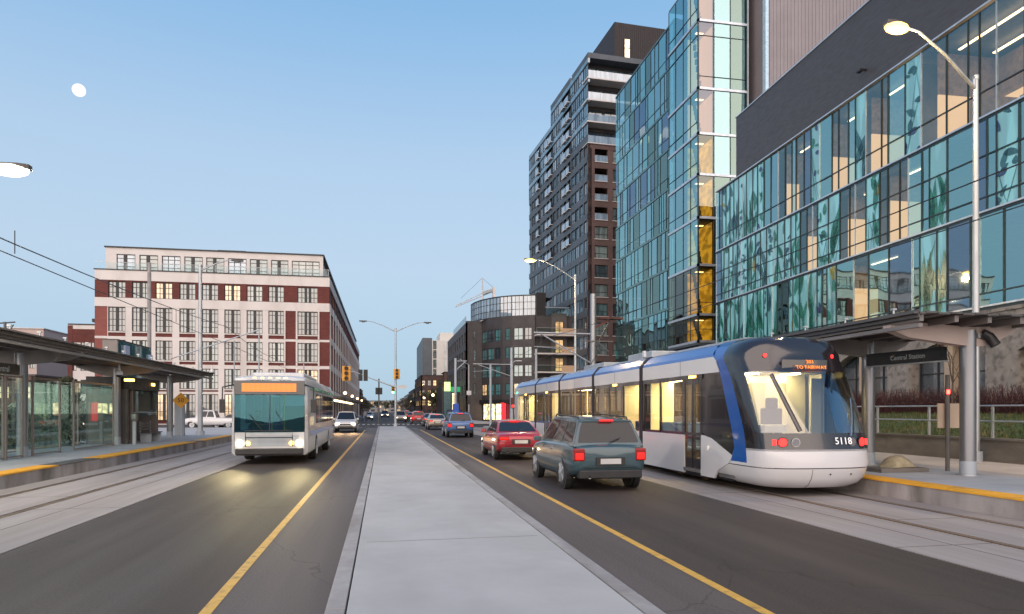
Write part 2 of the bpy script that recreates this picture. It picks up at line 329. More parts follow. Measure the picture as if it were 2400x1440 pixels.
for i in range(22): b.box(-5 + i * .62, -4.7 + i * .62, 87, 89.4, .004, .008, 'wline')
struct(b.build('crosswalk_marking'))
# median walk with its kerbs
b = MB()
b.box(-.30, 2.145, -12, YE, -.02, .150, 'concrete')
med = struct(b.build('median_walk', bevel=.008))
b = MB()
for x0, x1 in ((-.48, -.315), (2.16, 2.32)):
    y = -12
    while y < YE: b.box(x0, x1, y, min(y + 5.98, YE), -.02, .155, 'kerb'); y += 6
b.box(-.315, -.30, -12, YE, .02, .12, 'groove'); b.box(2.145, 2.16, -12, YE, .02, .12, 'groove')
struct(b.build('median_kerb', bevel=.02))
b = MB()
for yy in (8.95, 16.4, 30.2, 46): b.poly([(-.2 if yy != 16.4 else .4, yy, .1512), (2.05, yy + .05, .1512), (2.05, yy + .062, .1512), (-.2 if yy != 16.4 else .4, yy + .012, .1512)], 'groove')
struct(b.build('pavement_joint', recalc=False))
# track beds: concrete strips with rails in grooves
for sgn, xs, rails in ((-1, (-8.62, -4.8), (-7.92, -6.44)), (1, (6.75, 10.47), (8.35, 9.83))):
    edges = [xs[0], rails[0] - .09, rails[0] + .09, rails[1] - .09, rails[1] + .09, xs[1]]
    b = MB()
    for i in range(0, 5, 2): b.box(edges[i], edges[i + 1], -12, YE, -.02, .012, 'track')
    struct(b.build('track_bed'))
    b = MB()
    for r in rails: b.box(r - .09, r + .09, -12, YE, -.02, -.006, 'groove')
    off = -5.75 if sgn < 0 else 7.62
    b.box(off, off + .016, -12, YE, .0121, .0135, 'groove')
    for y in range(-10, 70, 6): b.box(xs[0], rails[0] - .1, y, y + .015, .0121, .0135, 'groove'); b.box(rails[1] + .1, xs[1], y, y + .015, .0121, .0135, 'groove'); b.box(rails[0] + .1, rails[1] - .1, y + 2, y + 2.012, .0121, .0135, 'groove')
    struct(b.build('track_joint'))
    for r, nm in zip(rails, ('platform side', 'road side') if sgn < 0 else ('road side', 'platform side')):
        b = MB(); b.box(r - .035, r + .035, -12, YE + 12, -.01, .012, 'rail'); b.box(r + .045, r + .06, -12, YE + 12, -.01, .008, 'rail')
        tag(b.build('tram_rail'), 'rusty-sided steel rail on the %s of the %s track' % (nm, 'empty left' if sgn < 0 else 'tram’s'.replace('’', '')), 'rail', 'rails set in the concrete track beds')
# platforms
def platform(x0, x1, y0, y1, edge, gaps, backx):
    b = MB(); y = y0
    while y < y1: b.box(min(x0, x1), max(x0, x1), y, min(y + 4.0, y1), -.02, .35, 'plat_face'); y += 4.004
    b.build('x'); o = bpy.data.objects['x']; o.name = 'platform_wall'; struct(o)
    b = MB(); s = 1 if x1 > x0 else -1
    xa, xb = x0 + s * .52, x1
    b.box(min(xa, xb), max(xa, xb), y0, y1, .345, .356, 'platform'); struct(b.build('platform_surface'))
    b = MB(); prev = y0
    for g0, g1 in gaps + [(y1, y1)]:
        b.box(min(x0 - s * .02, xa), max(x0 - s * .02, xa), prev, g0, .33, .362, 'tactile')
        if g1 > g0: b.box(min(x0 - s * .01, xa), max(x0 - s * .01, xa), g0, g1, .33, .359, 'steel_dark')
        prev = g1
    struct(b.build('tactile_strip'))
platform(-8.62, -12.6, -12, 43, 0, [(20.4, 23.2), (34.2, 35.6)], 0)
platform(10.47, 13.8, -12, 46, 0, [(14.2, 15.2)], 0)
# ramp at the end of the left platform
b = MB(); b.hexa([(-12.6, 43, -.02), (-8.62, 43, -.02), (-8.62, 48, -.02), (-12.6, 48, -.02), (-12.6, 43, .35), (-8.62, 43, .35), (-8.62, 48, .05), (-12.6, 48, .05)], 'platform'); struct(b.build('platform_ramp'))
b = MB(); b.box(13.8, 17.3, -12, 60, -.02, .345, 'beige'); struct(b.build('sidewalk'))
b = MB(); b.box(10.47, 26, 46, 60, -.02, .14, 'plaza'); b.box(10.47, 40, 60, 71.5, -.02, .13, 'plaza'); struct(b.build('sidewalk'))
b = MB(); b.box(-18.5, -12.6, -12, 71.5, -.02, .12, 'plaza'); b.box(-60, -18.5, 56, 71.5, -.02, .12, 'plaza'); b.box(-12.6, -8.62, 48, 71.5, -.02, .12, 'plaza'); struct(b.build('plaza'))
b = MB(); b.box(-60, -35.4, 90, 130, -.02, .12, 'plaza'); b.box(-35.4, -7, 90, 92.6, -.02, .12, 'plaza'); struct(b.build('sidewalk'))
def bumpy(name, x0, x1, y0, y1, zf, m, nx=20, ny=40):
    b = MB(); rows = [[(x0 + (x1 - x0) * i / nx, y0 + (y1 - y0) * j / ny, zf(i / nx, j / ny)) for i in range(nx + 1)] for j in range(ny + 1)]
    b.loft(rows, m, closed=False, caps=False); return b.build(name, smooth=60, recalc=False)
struct(bumpy('lawn', -60, -18.5, -12, 56, lambda u, v: .12 + .5 * sin(pi * u) ** 2 * sin(pi * v) + rnd.uniform(0, .03), 'grass'))
struct(bumpy('grass_bank', 17.6, 27.2, -12, 58, lambda u, v: .85 + 1.15 * u ** .8 + rnd.uniform(0, .05), 'grass', 14, 60))
# scattered tufts as real blades on the bank and lawn
def tufts(name, n, fx, label):
    b = MB()
    for i in range(n):
        x, y, z = fx(); h = rnd.uniform(.05, .16)
        for k in range(3):
            a = rnd.uniform(0, 2 * pi); dx, dy = cos(a) * .05, sin(a) * .05
            b.poly([(x - dy * .3, y + dx * .3, z - .02), (x + dy * .3, y - dx * .3, z - .02), (x + dx, y + dy, z + h)], 'grass' if i % 3 else 'grass_y')
    return tag(b.build(name, recalc=False), label, 'grass', kind='stuff')
M['grass_y'] = mat('grass_dry', (.15, .125, .05), .9, var=.4, scale=5)
def bank_pt():
    u = rnd.random() ** 1.3; return 17.65 + u * 7, rnd.uniform(8, 34), .87 + 1.15 * (u * 7 / 9.6) ** .8
tufts('grass', 9000, bank_pt, 'short ragged grass on the bank above the board-marked wall')
# ---------------------------------------------------------------- facades
def window(parent, G, u0, u1, z0, z1, cols, rows, glassm, heavy=None, depth=.18, fw=.085, name='window', fm='winframe', sill=None, wid=None):
    b = MB(); d = -depth
    b.fbox(G, u0, u1, z0, z0 + fw, d, d + .08, fm); b.fbox(G, u0, u1, z1 - fw, z1, d, d + .08, fm)
    b.fbox(G, u0, u0 + fw, z0 + fw, z1 - fw, d, d + .08, fm); b.fbox(G, u1 - fw, u1, z0 + fw, z1 - fw, d, d + .08, fm)
    ww = wid or [1] * cols; T = sum(ww); acc = 0
    for i in range(cols - 1):
        acc += ww[i]; x = u0 + (u1 - u0) * acc / T; t = fw * (2.0 if heavy and i in heavy else .45)
        b.fbox(G, x - t, x + t, z0 + fw, z1 - fw, d + .004, d + (.09 if t > fw else .06), fm)
    rr = rows if isinstance(rows, list) else [(i + 1) / rows for i in range(rows - 1)]
    for r in rr: z = z0 + (z1 - z0) * r; b.fbox(G, u0 + fw, u1 - fw, z - fw * .4, z + fw * .4, d + .006, d + .055, fm)
    if sill: b.fbox(G, u0 - .08, u1 + .08, z0 - .10, z0, -.02, .09, sill)
    w = b.build(name, parent)
    p = MB(); p.fquad(G, u0 + fw * .5, u1 - fw * .5, z0 + fw * .5, z1 - fw * .5, d + .015, glassm, .006); p.build('pane', w, recalc=False)
    return w
def wallgrid(b, G, u0, u1, z0, z1, holes, th, m):
    """solid wall from u0..u1, z0..z1 around rectangular openings (all of one row)"""
    holes = sorted(holes)
    if not holes: b.fbox(G, u0, u1, z0, z1, -th, 0, m); return
    zb = holes[0][2]; zt = holes[0][3]
    if zb > z0: b.fbox(G, u0, u1, z0, zb, -th, 0, m)
    if zt < z1: b.fbox(G, u0, u1, zt, z1, -th, 0, m)
    x = u0
    for h in holes:
        if h[0] > x: b.fbox(G, x, h[0], zb, zt, -th, 0, m)
        x = h[1]
    if x < u1: b.fbox(G, x, u1, zb, zt, -th, 0, m)
def pick(): return rnd.choices(['pane_a', 'pane_b', 'pane_c', 'pane_d', 'pane_w'], [38, 28, 18, 11, 5])[0]
# ---- red brick and cream factory lofts (left)
LX, LD = -6.9, 92.9
loft = thing('loft_building', 'six storey red brick and cream loft building with grid windows at the street corner', 'building', (LX, LD, 0))
def P(px): return lat(px, LD) - LX
def Z2(x): return P(200 + x / 3.13)
GF = lambda u, z, d: (u, -d, z)
UL = P(222); UR = 0.0
winx = [(167, 295), (342, 467), (515, 638), (690, 808), (855, 975), (1020, 1138), (1183, 1300), (1343, 1458), (1557, 1706)]
winx = [(Z2(a), Z2(c)) for a, c in winx]
wall = MB(); W_ = wall
W_.box(UL + .35, -.35, .35, 118, 0, 17.6, 'brick_red')   # core behind the skin
core = W_.build('core_wall', loft)
cr = MB(); br = MB()
rowsL = [(15.85, 17.9, 'b', 4, 3), (11.65, 14.7, 'c', 4, 4), (8.1, 10.6, 'c', 4, 3), (4.5, 7.1, 'c', 4, 3), (.9, 3.85, 'g', 3, 3)]
# horizontal cream bands
for z0, z1 in ((18.05, 19.3), (14.75, 15.85), (10.75, 11.05), (7.2, 7.6), (3.9, 4.15)): cr.fbox(GF, UL, UR, z0, z1, -.35, .06 if z1 - z0 > .6 else .02, 'cream')
br.fbox(GF, UL, UR, 17.9, 18.05, -.35, 0, 'brick_red')
hs = [(a, c, 15.85, 17.9) for a, c in winx]; wallgrid(br, GF, UL, UR, 15.85, 17.9, hs, .35, 'brick_red')
for z0, z1, sp in ((11.65, 14.75, 11.05), (8.1, 10.75, 7.6), (4.5, 7.2, 4.15), (.0, 3.9, 0)):
    zt = {11.65: 14.7, 8.1: 10.6, 4.5: 7.1, 0: 3.85}[z0]
    xs = [UL + .8] + [q for a in winx for q in a]
    br.fbox(GF, UL, UL + 1.45, sp, z1, -.35, 0, 'brick_lightred')
    # piers
    edges = [(UL + 1.45, winx[0][0])] + [(winx[i][1], winx[i + 1][0]) for i in range(7)]
    for a, c in edges: cr.fbox(GF, a, c, sp, z1, -.35, .03, 'cream')
    br.fbox(GF, winx[7][1], winx[8][0], sp, z1, -.35, .0, 'brick_red'); br.fbox(GF, winx[8][1], UR, sp, z1, -.35, 0, 'brick_red')
    for a, c in ((winx[7][1], winx[7][1] + .18), (winx[8][0] - .22, winx[8][0]), (winx[8][1], winx[8][1] + .2)): cr.fbox(GF, a, c, sp, z1, 0, .1, 'cream')
    for a, c in winx:
        if zt < z1: cr.fbox(GF, a, c, zt, z1, -.35, .02, 'cream')
        if z0 > 1: br.fbox(GF, a, c, sp, z0 - .14, -.35, -.06, 'brick_red'); cr.fbox(GF, a, c, z0 - .14, z0, -.35, .04, 'cream')
br.build('brick_wall', loft); 
for (z0, z1, k, nc, nr) in rowsL:
    for i, (a, c) in enumerate(winx):
        big = i == 8
        window(loft, GF, a, c, z0 if k != 'g' else .5, z1, 5 if big else 4, nr if not (z0 == 11.65) else [.25, .5, .82], pick() if k != 'g' else rnd.choice(['pane_c', 'pane_b', 'pane_w']), heavy=[1] if not big else [1, 2], depth=.22, wid=[1, 1.1, 1.1, 1] if not big else None)
# set-back penthouse floor
ph = MB(); phx = [(188, 328), (358, 497), (525, 664), (692, 830), (855, 990), (1018, 1155), (1180, 1310), (1338, 1466), (1492, 1698)]
phx = [(Z2(a) + .25, Z2(c) + .25) for a, c in phx]
GP = lambda u, z, d: (u, 1.1 - d, z)
wallgrid(ph, GP, UL + .85, -.9, 19.3, 22.35, [(a, c, 19.5, 21.55) for a, c in phx], .3, 'cream')
ph.box(UL + 1.2, -1.2, 1.45, 117, 19.3, 22.2, 'cream'); ph.box(UL + .7, -.75, .95, 117.3, 22.35, 22.5, 'winframe')
ph.box(UL + 1, -1, 1.4, 117, 22.2, 22.36, 'dkgrey')
ph.box(-14.5, -11, 3, 7, 22.5, 23.0, 'dkgrey')
phw = ph.build('penthouse', loft)
for i, (a, c) in enumerate(phx): window(loft, GP, a, c, 19.5, 21.55, 3 if i != 8 else 4, [.25, .5, .75], rnd.choice(['pane_a', 'pane_d', 'pane_a', 'pane_lblue']), heavy=[0] if i not in (2, 5, 8) else None, depth=.15, wid=[1.15, .25, 1.2] if i not in (2, 5, 8) else None)
rl = MB(); rl.fbox(GF, UL - .1, .1, 19.3, 19.42, -.5, .14, 'winframe')
rl.build('parapet_cap', loft)
rl = MB()
for i in range(25): u = UL + .1 + i * (UR - UL - .2) / 24; rl.fbox(GF, u - .015, u + .015, 19.42, 20.25, .02, .05, 'galv')
rl.fbox(GF, UL, UR, 20.25, 20.29, .015, .055, 'galv'); rl.box(-.06, -.02, 0, 100, 20.25, 20.29, 'galv')
rail_ = rl.build('balustrade', loft); g = MB(); g.fbox(GF, UL + .1, UR - .1, 19.45, 20.2, .028, .036, 'railglass'); g.build('balustrade_glass', rail_)
# street side of the lofts
GS = lambda u, z, d: (d, u, z)
nb = 22; bw = 117.0 / nb
wins = []
for i in range(nb):
    a = .9 + i * bw
    for r, (z0, z1, k, nc, nr) in enumerate(rowsL): wins.append((i, r, a + .9, a + bw - .3, z0 if k != 'g' else .6, z1))
    cr.fbox(GS, a - .1, a + .75, 0, 15.85, -.3, .12, 'cream'); 
for z0, z1 in ((18.05, 19.3), (14.75, 15.85), (10.75, 11.65), (7.2, 8.1), (3.9, 4.5)): cr.fbox(GS, 0.01, 117, z0, z1, -.3, .05 if z1 - z0 > .95 else .01, 'cream')
cr.build('rendered_wall', loft)
sb = MB()
for z0, z1 in ((15.85, 18.05), ): 
    wallgrid(sb, GS, .01, 117, z0, z1, [(w_[2], w_[3], 15.85, 17.9) for w_ in wins if w_[1] == 0], .3, 'brick_red')
for r in (1, 2, 3, 4):
    for w_ in [q for q in wins if q[1] == r]: sb.fbox(GS, w_[3], w_[3] + .55, w_[4], w_[5], -.3, 0, 'brick_red'); sb.fbox(GS, w_[2] - .25, w_[2], w_[4], w_[5], -.3, 0, 'brick_red'); sb.fbox(GS, w_[2] - .25, w_[3] + .55, w_[5], w_[5] + .06, -.3, -.01, 'brick_red')
sb.build('side_brick_wall', loft)
stf = MB()
for n, (i, r, a, c, z0, z1) in enumerate(wins):
    if i < 9: window(loft, GS, a, c, z0, z1, 4, 3, pick(), heavy=[1], depth=.2)
    else: stf.fbox(GS, a, c, z0, z1, -.2, -.15, 'pane_b'); stf.fbox(GS, (a + c) / 2 - .06, (a + c) / 2 + .06, z0, z1, -.15, -.1, 'winframe')
tag(stf.build('far_windows', loft), kind='stuff')
cn = MB()
for y in range(2, 100, 6): cn.box(.13, 1.6, y, y + 3.6, 3.55, 3.7, 'steel_dark'); cn.bar((.13, y + .2, 4.6), (1.55, y + .2, 3.7), .04, .04, 'steel_dark')
cn.build('entrance_canopy', loft)
M['lamp_shop'] = emit('globe_lit', (1, .7, .4), 1.6)
for y in range(4, 60, 5):
    q = MB(); q.tube([(.13, y, 3.35), (.45, y, 3.35)], .02, 'black', 6); q.ball((.45, y, 3.15), .17, 'lamp_shop', 8, 6); q.build('wall_lamp', loft)
# ---- wing of the same lofts, further left
def simple_block(name, label, loc, W, Dp, H, wallm, floors, bays, panes, rot=0, band=None, ww=.6, wh=.55, z0=0, cat='building', roofm='dkgrey', side=True, first=.9):
    t = thing(name, label, cat, loc, rot); b = MB(); fh = (H - z0 - .6) / floors; bwid = W / bays
    b.box(.3, W - .3, .3, Dp, z0, H - .1, wallm); b.box(-.05, W + .05, -.05, Dp, H - .1, H + .1, roofm)
    G = lambda u, z, d: (u, -d, z); n = 0; hh = []
    for f in range(floors):
        zb = z0 + f * fh + fh * (1 - wh) / 2; zt = zb + fh * wh
        hs = [(i * bwid + bwid * (1 - ww) / 2, i * bwid + bwid * (1 + ww) / 2, zb, zt) for i in range(bays)]
        wallgrid(b, G, 0, W, z0 + f * fh, z0 + (f + 1) * fh, hs, .3, wallm); hh += hs
        if band: b.fbox(G, 0, W, z0 + (f + 1) * fh - .2, z0 + (f + 1) * fh, 0, .05, band)
    b.fbox(G, 0, W, z0 + floors * fh, H - .1, -.3, 0, wallm)
    b.build('wall', t)
    for h in hh: window(t, G, *h, 2, 2, rnd.choice(panes), depth=.15)
    if side:   # street-facing long side with its own windows, on whichever side faces the road
        s = 0 if side == 'l' else W; sg = -1 if side == 'l' else 1
        GS2 = lambda u, z, d: (s + sg * d, u, z); b = MB(); nb = max(1, int(Dp / 4)); q = []
        b.fbox(GS2, .0, Dp, z0, H - .1, -.3, -.02, wallm)
        b.build('side_wall', t)
        for f in range(floors):
            for i in range(nb): window(t, GS2, i * Dp / nb + .8, (i + 1) * Dp / nb - .8, z0 + f * fh + fh * (1 - wh) / 2, z0 + f * fh + fh * (1 + wh) / 2, 2, 2, rnd.choice(panes), depth=-.03)
    return t
w0 = lat(160, 112); w1 = lat(232, 112)
t = simple_block('loft_wing', 'small brick and cream wing showing left of the loft building', (w0, 112, 0), w1 - w0, 12, 14.6, 'cream', 4, 3, ['pane_a', 'pane_b', 'pane_c'], side=False, ww=.62, wh=.62)
b = MB(); b.box(-.06, .6, -.07, 12, 0, 14.4, 'brick_red'); b.box(0, w1 - w0, -.04, 0, 11.9, 13.9, 'brick_red'); b.build('brick_trim', t)
b = MB(); b.tube([(3.6, 1, 14.6), (3.6, 1, 15.7)], .05, 'black', 6); b.box(2.9, 4.4, .8, 1.6, 15.1, 15.6, 'black'); b.build('roof_plant', t)
w0 = lat(-40, 140); w1 = lat(86, 140)
t = simple_block('apartment_block', 'distant pale pink apartment block with a stepped roof at the left edge', (w0, 140, 0), w1 - w0, 14, 15.3, 'pinkish', 5, 6, ['pane_c', 'pane_b'], side=False) if M.setdefault('pinkish', mat('pale_pink_render', (.50, .40, .37), .8, var=.06)) else None
b = MB(); b.box(1, 9.5, 1, 12, 15.4, 16.9, 'pinkish'); b.box(.8, 9.7, .8, 12, 16.9, 17.05, 'cream'); b.build('roof_storey', t)
# low buildings seen through the shelter glass
t = simple_block('glass_office', 'low teal glazed office behind the left shelter glass', (-62, 78, 0), 17, 10, 8, 'pane_teal', 2, 7, ['pane_teal', 'pane_w', 'pane_lblue'], side=False, ww=.9, wh=.8)
t = simple_block('brick_shop', 'low brown brick shop with lit windows behind the lawn', (-44, 80, 0), 8, 9, 5.5, 'brick_brown', 2, 4, ['pane_w', 'shop', 'pane_c'], side=False)
# ---- white glass office far down the street
w0 = lat(1013, 230); w1 = lat(1080, 230); t_h = hgt(798, w0, 230)
t = thing('white_office', 'tall white glazed office block with a dark side far down the street', 'building', (w0, 230, 0)); b = MB()
M['whiteglass'] = winmat('white_glass', (.62, .60, .56), curtains=.2, wav=.1)
b.box(0, 24, .2, 30, 0, t_h, 'whitepanel') if M.setdefault('whitepanel', mat('white_panel', (.58, .56, .52), .6, var=.05)) else 0
b.box(-3.2, -.01, .2, 40, 0, t_h + .8, 'slate'); b.box(3, 20, 5, 20, t_h, t_h + 3.2, 'whitepanel'); b.build('wall', t)
GO = lambda u, z, d: (u, .2 - d, z); n = 8
for f in range(n):
    for i in range(4): window(t, GO, .3 + i * 2.4 + (1.1 if i else 0), 2.6 + i * 2.4 + (1.1 if i else -1.2), t_h * (f + .08) / n, t_h * (f + .96) / n, 1 if i == 0 else 2, 1, 'pane_c' if i == 0 else 'whiteglass', depth=-.02, fm='cwtrim' if i else 'winframe')
# ---- curved black condominium
CX, CY = 14.0, 117.3
condo = thing('curved_condo', 'five storey black curved corner block with a glazed top floor', 'building')
curve = [(16.9, 117.3), (17.4, 115.0), (18.3, 112.9), (19.5, 111.2), (20.9, 110.0), (22.5, 109.1), (24.3, 108.3)]
wl = MB(); x1 = 14.1; HT = 17.3
def seg(p, q):
    p = Vector((*p, 0)); q = Vector((*q, 0)); t = (q - p); L = t.length; t = t / L; nn = Vector((t.y, -t.x, 0))
    return L, (lambda u, z, d: tuple(p + t * u + nn * d + Vector((0, 0, z))))
fz = [(13.3, 15.3), (10.3, 12.2), (7.3, 9.2), (4.3, 6.2)]
LS, Gs = seg((14.1, 151), (14.1, 117.3))
wl.fbox(Gs, 0, LS, 0, 3.6, -.3, -.05, 'black')
prev = 3.6
for z0, z1 in fz[::-1]:
    hs = [(LS - (k + 1) * 4.1 + 1.4, LS - k * 4.1 - .4, z0, z1) for k in range(8)]
    wallgrid(wl, Gs, 0, LS, prev, z1 + .3, hs, .3, 'midgrey'); prev = z1 + .3
    for h in hs: window(condo, Gs, *h, 2, [.35], rnd.choice(['pane_d', 'pane_b', 'pane_c', 'pane_lblue']), depth=.2)
wl.fbox(Gs, 0, LS, prev, HT - .4, -.3, 0, 'midgrey')
LS, Gs = seg((14.1, 117.3), (16.9, 117.3))
prev = 0
for z0, z1 in fz[::-1]:
    hs = [(1.3, 1.8, z0, z1 + .2)]; wallgrid(wl, Gs, 0, LS, prev, z1 + .5, hs, .3, 'dkgrey'); prev = z1 + .5
    window(condo, Gs, *hs[0], 1, [.4], 'pane_c', depth=.2)
wl.fbox(Gs, 0, LS, prev, HT - .1, -.3, 0, 'dkgrey')
for k in range(6):
    LS, Gs = seg(curve[k], curve[k + 1]); prev = 3.5
    for r, (z0, z1) in enumerate(fz[::-1]):
        m_ = .12 if k not in (0,) else .05
        hs = [(LS * m_ if k != 3 else LS * .3, LS * (1 - (.0 if k in (0, 1, 4) else .25)), z0, z1)]
        wallgrid(wl, Gs, 0, LS, prev, z1 + .4, hs, .3, 'dkgrey'); prev = z1 + .4
        window(condo, Gs, *hs[0], 2, [.32], 'pane_teal' if (k + r) % 4 else ('pane_w' if r == 0 else 'pane_c'), depth=.12)
    wl.fbox(Gs, 0, LS, prev, HT, -.3, 0, 'dkgrey'); wl.fbox(Gs, 0, LS, 2.9, 3.5, -.3, .5, 'black')
    window(condo, Gs, .1, LS - .1, .1, 2.9, 2, 1, 'shop_y' if k in (1, 2) else ('shop' if k in (0, 5) else 'pane_c'), depth=.3, name='shopfront')
poly = [(14.4, 151), (14.4, 117.6)] + [(a + .28, c + .28) for a, c in curve] + [(44, 108.4), (44, 151)]
wl.prism(poly, lambda a, c, d: (a, c, d), 0.05, HT - .05, 'dkgrey')
wl.build('wall', condo)
pc = [(15.6, 122), (15.9, 119.2), (16.6, 116.6), (17.8, 114.3), (19.2, 112.4), (20.9, 111.0), (22.7, 110.1), (24.6, 109.5)]
gt = MB(); gp = MB()
for k in range(7):
    LS, Gs = seg(pc[k], pc[k + 1]); H0 = HT - .02; H1 = 20.75
    gt.fbox(Gs, 0, LS, H1 - .12, H1 + .05, -.12, .05, 'winframe'); gt.fbox(Gs, 0, LS, H0, H0 + .14, -.12, .05, 'winframe')
    for j in (1, 2): gt.fbox(Gs, 0, LS, H0 + j * 1.15, H0 + j * 1.15 + .06, -.05, .02, 'winframe')
    for j in range(3): t_ = .14 if j == 0 else .04; gt.fbox(Gs, LS * j / 3, LS * j / 3 + t_, H0, H1, -.1, .04, 'winframe')
    gp.fbox(Gs, 0, LS, H0 + .1, H1 - .1, -.06, -.03, 'pane_lblue')
gt.box(24.6, 26.2, 108.6, 112, HT, 21, 'black'); gt.prism([(a + .5, c + .6) for a, c in pc] + [(28, 112), (28, 122)], lambda a, c, d: (a, c, d), 20.55, 20.7, 'winframe')
gw = gt.build('glazed_storey', condo); gp.build('pane', gw)
b = MB(); LS, Gs = seg((14.2, 140), (14.2, 118)); b.fbox(Gs, 0, LS, HT - .4, HT + .9, -.1, -.06, 'pane_blue'); b.build('balustrade', condo)
b = MB(); b.box(19.1, 19.9, 110.45, 110.6, .2, 3.0, 'redsign') if M.setdefault('redsign', emit('red_sign', (.9, .02, .03), .6)) else 0
tag(b.build('banner'), 'tall red banner standing by the lit shopfronts of the curved block', 'banner')
# balcony stack between condo and tower
bs = thing('balcony_block', 'dark block of stacked balconies with peach parapets beside the curved block', 'building', (24.4, 106.5, 0)); b = MB()
b.box(.3, 7.6, 2.2, 12, 0, 17.2, 'dkgrey'); b.box(2.6, 5.2, 1.6, 2.2, 0, 17.6, 'midgrey'); b.build('wall', bs)
M['peach'] = mat('peach_panel', (.62, .42, .27), .7, var=.06)
for f, z in enumerate((4.4, 8.0, 11.0, 14.0)):
    b = MB(); b.box(-.2, 7.8, .1, 2.2, z - .22, z, 'cream'); sl = b.build('balcony', bs)
    b = MB(); b.box(-.15, 3.9, .12, .15, z, z + 1.0, 'shelterglass'); b.box(-.15, 3.9, .1, .17, z + 1.0, z + 1.05, 'galv'); b.build('balustrade', sl)
    if f: b = MB(); b.box(3.95, 7.2, .1, .2, z, z + 1.0, 'peach'); b.build('parapet', sl)
    for x in (.7, 5.6): window(bs, lambda u, zz, d: (u, 2.2 - d, zz), x, x + 1.5, z + .1, z + 2.3, 2, 1, rnd.choice(['pane_w', 'pane_b', 'pane_teal']), depth=-.04, name='balcony_door')
    window(bs, lambda u, zz, d: (u, 1.6 - d, zz), 3.2, 4.6, z + .1, z + 2.3, 2, [.3], 'pane_w', depth=-.04, name='balcony_door')
b = MB(); b.box(1.6, 5.4, 1.2, 5, 17.2, 18.4, 'shelterglass'); b.box(1.5, 5.5, 1.1, 1.2, 18.4, 18.5, 'cwtrim'); b.build('roof_terrace', bs)
# ---- brick tower
tw = thing('brick_tower', 'tall brown brick and dark glass apartment tower with a black penthouse', 'building', (31.0, 100.9, 0), radians(3.3))
GT = lambda u, z, d: (u, -d, z); TB = 42.8
c1 = (1.1, 3.25); c2 = (4.1, 6.0); c3 = (7.6, 9.5)
wl = MB(); n = 0; prev = 4.0
wl.box(.4, 15.6, 2.2, 34, 0, TB, 'brick_brown')
for k in range(12, -1, -1):
    zt = 42.1 - 2.98 * k; zb = zt - 1.95
    hs = [(*c, zb, zt) for c in (c1, c2, c3)]
    if prev < zb - 1.03: prev_ = prev
    wallgrid(wl, GT, 0, 16, prev, zt + .3, hs, .4, 'brick_brown'); prev = zt + .3
    for ci, h in enumerate(hs):
        if (ci == 0 and (k < 4 or k > 10)):
            fl = MB(); fl.fbox(GT, h[0], h[1], zb - .1, zb, -1.8, .1, 'cream'); fl.fbox(GT, h[0], h[1], zb, zt, -1.85, -1.8, 'black'); bb = fl.build('balcony', tw)
            g = MB(); g.fbox(GT, h[0], h[1], zb, zb + .95, -.05, -.02, 'pane_lblue'); g.fbox(GT, h[0], h[1], zb + .95, zb + 1.0, -.08, 0, 'galv'); g.build('balustrade', bb)
        else:
            g = 'blind' if ci == 1 and 4 <= k <= 9 else ('pane_w' if (ci == 1 and k > 10) else rnd.choice(['pane_d', 'pane_a', 'pane_d', 'pane_b']))
            window(tw, GT, *h, 2, [.38], M.setdefault('blind', winmat('pane_blind', (.07, .06, .06), wav=.1)) if g == 'blind' else g, depth=.2, sill='cream', wid=[1, 1.9])
wl.fbox(GT, 0, 16, prev, TB, -.4, 0, 'brick_brown'); wl.fbox(GT, 0, 16, 0, 4.0, -.4, 0, 'brick_brown')
wl.build('brick_wall', tw)
# upper glazed storeys above the brick
up = MB(); up.box(.6, 16, 2.0, 19.2, TB, 56.0, 'dkgrey'); up.box(-.02, 16, -.02, 7.5, 56.0, 56.8, 'slate'); up.box(-.02, 16, 8.6, 19.3, 56.0, 56.9, 'slate'); up.box(0.6, 14, 19.2, 34, TB, 52.2, 'dkgrey'); up.build('upper_wall', tw)
for f in range(4):
    z = TB + f * 3.35
    b = MB(); b.box(-.15, 16, -.15, 2.2, z - (.05 if f else -.02), z + .14, 'cream'); bb = b.build('balcony', tw)
    g = MB(); g.fbox(GT, 0, 16, z + .14, z + 1.25, .05, .08, 'pane_lblue')
    for i in range(9): g.fbox(GT, i * 1.95, i * 1.95 + .04, z + .14, z + 1.25, .085, .11, 'galv')
    g.build('balustrade', bb)
    for i in range(4): window(tw, lambda u, zz, d: (u, 2.0 - d, zz), .8 + i * 2.6, 3.1 + i * 2.6, z + .2, z + 2.7, 2, 1, 'pane_b' if f == 3 else 'pane_c', depth=-.04, name='terrace_window')
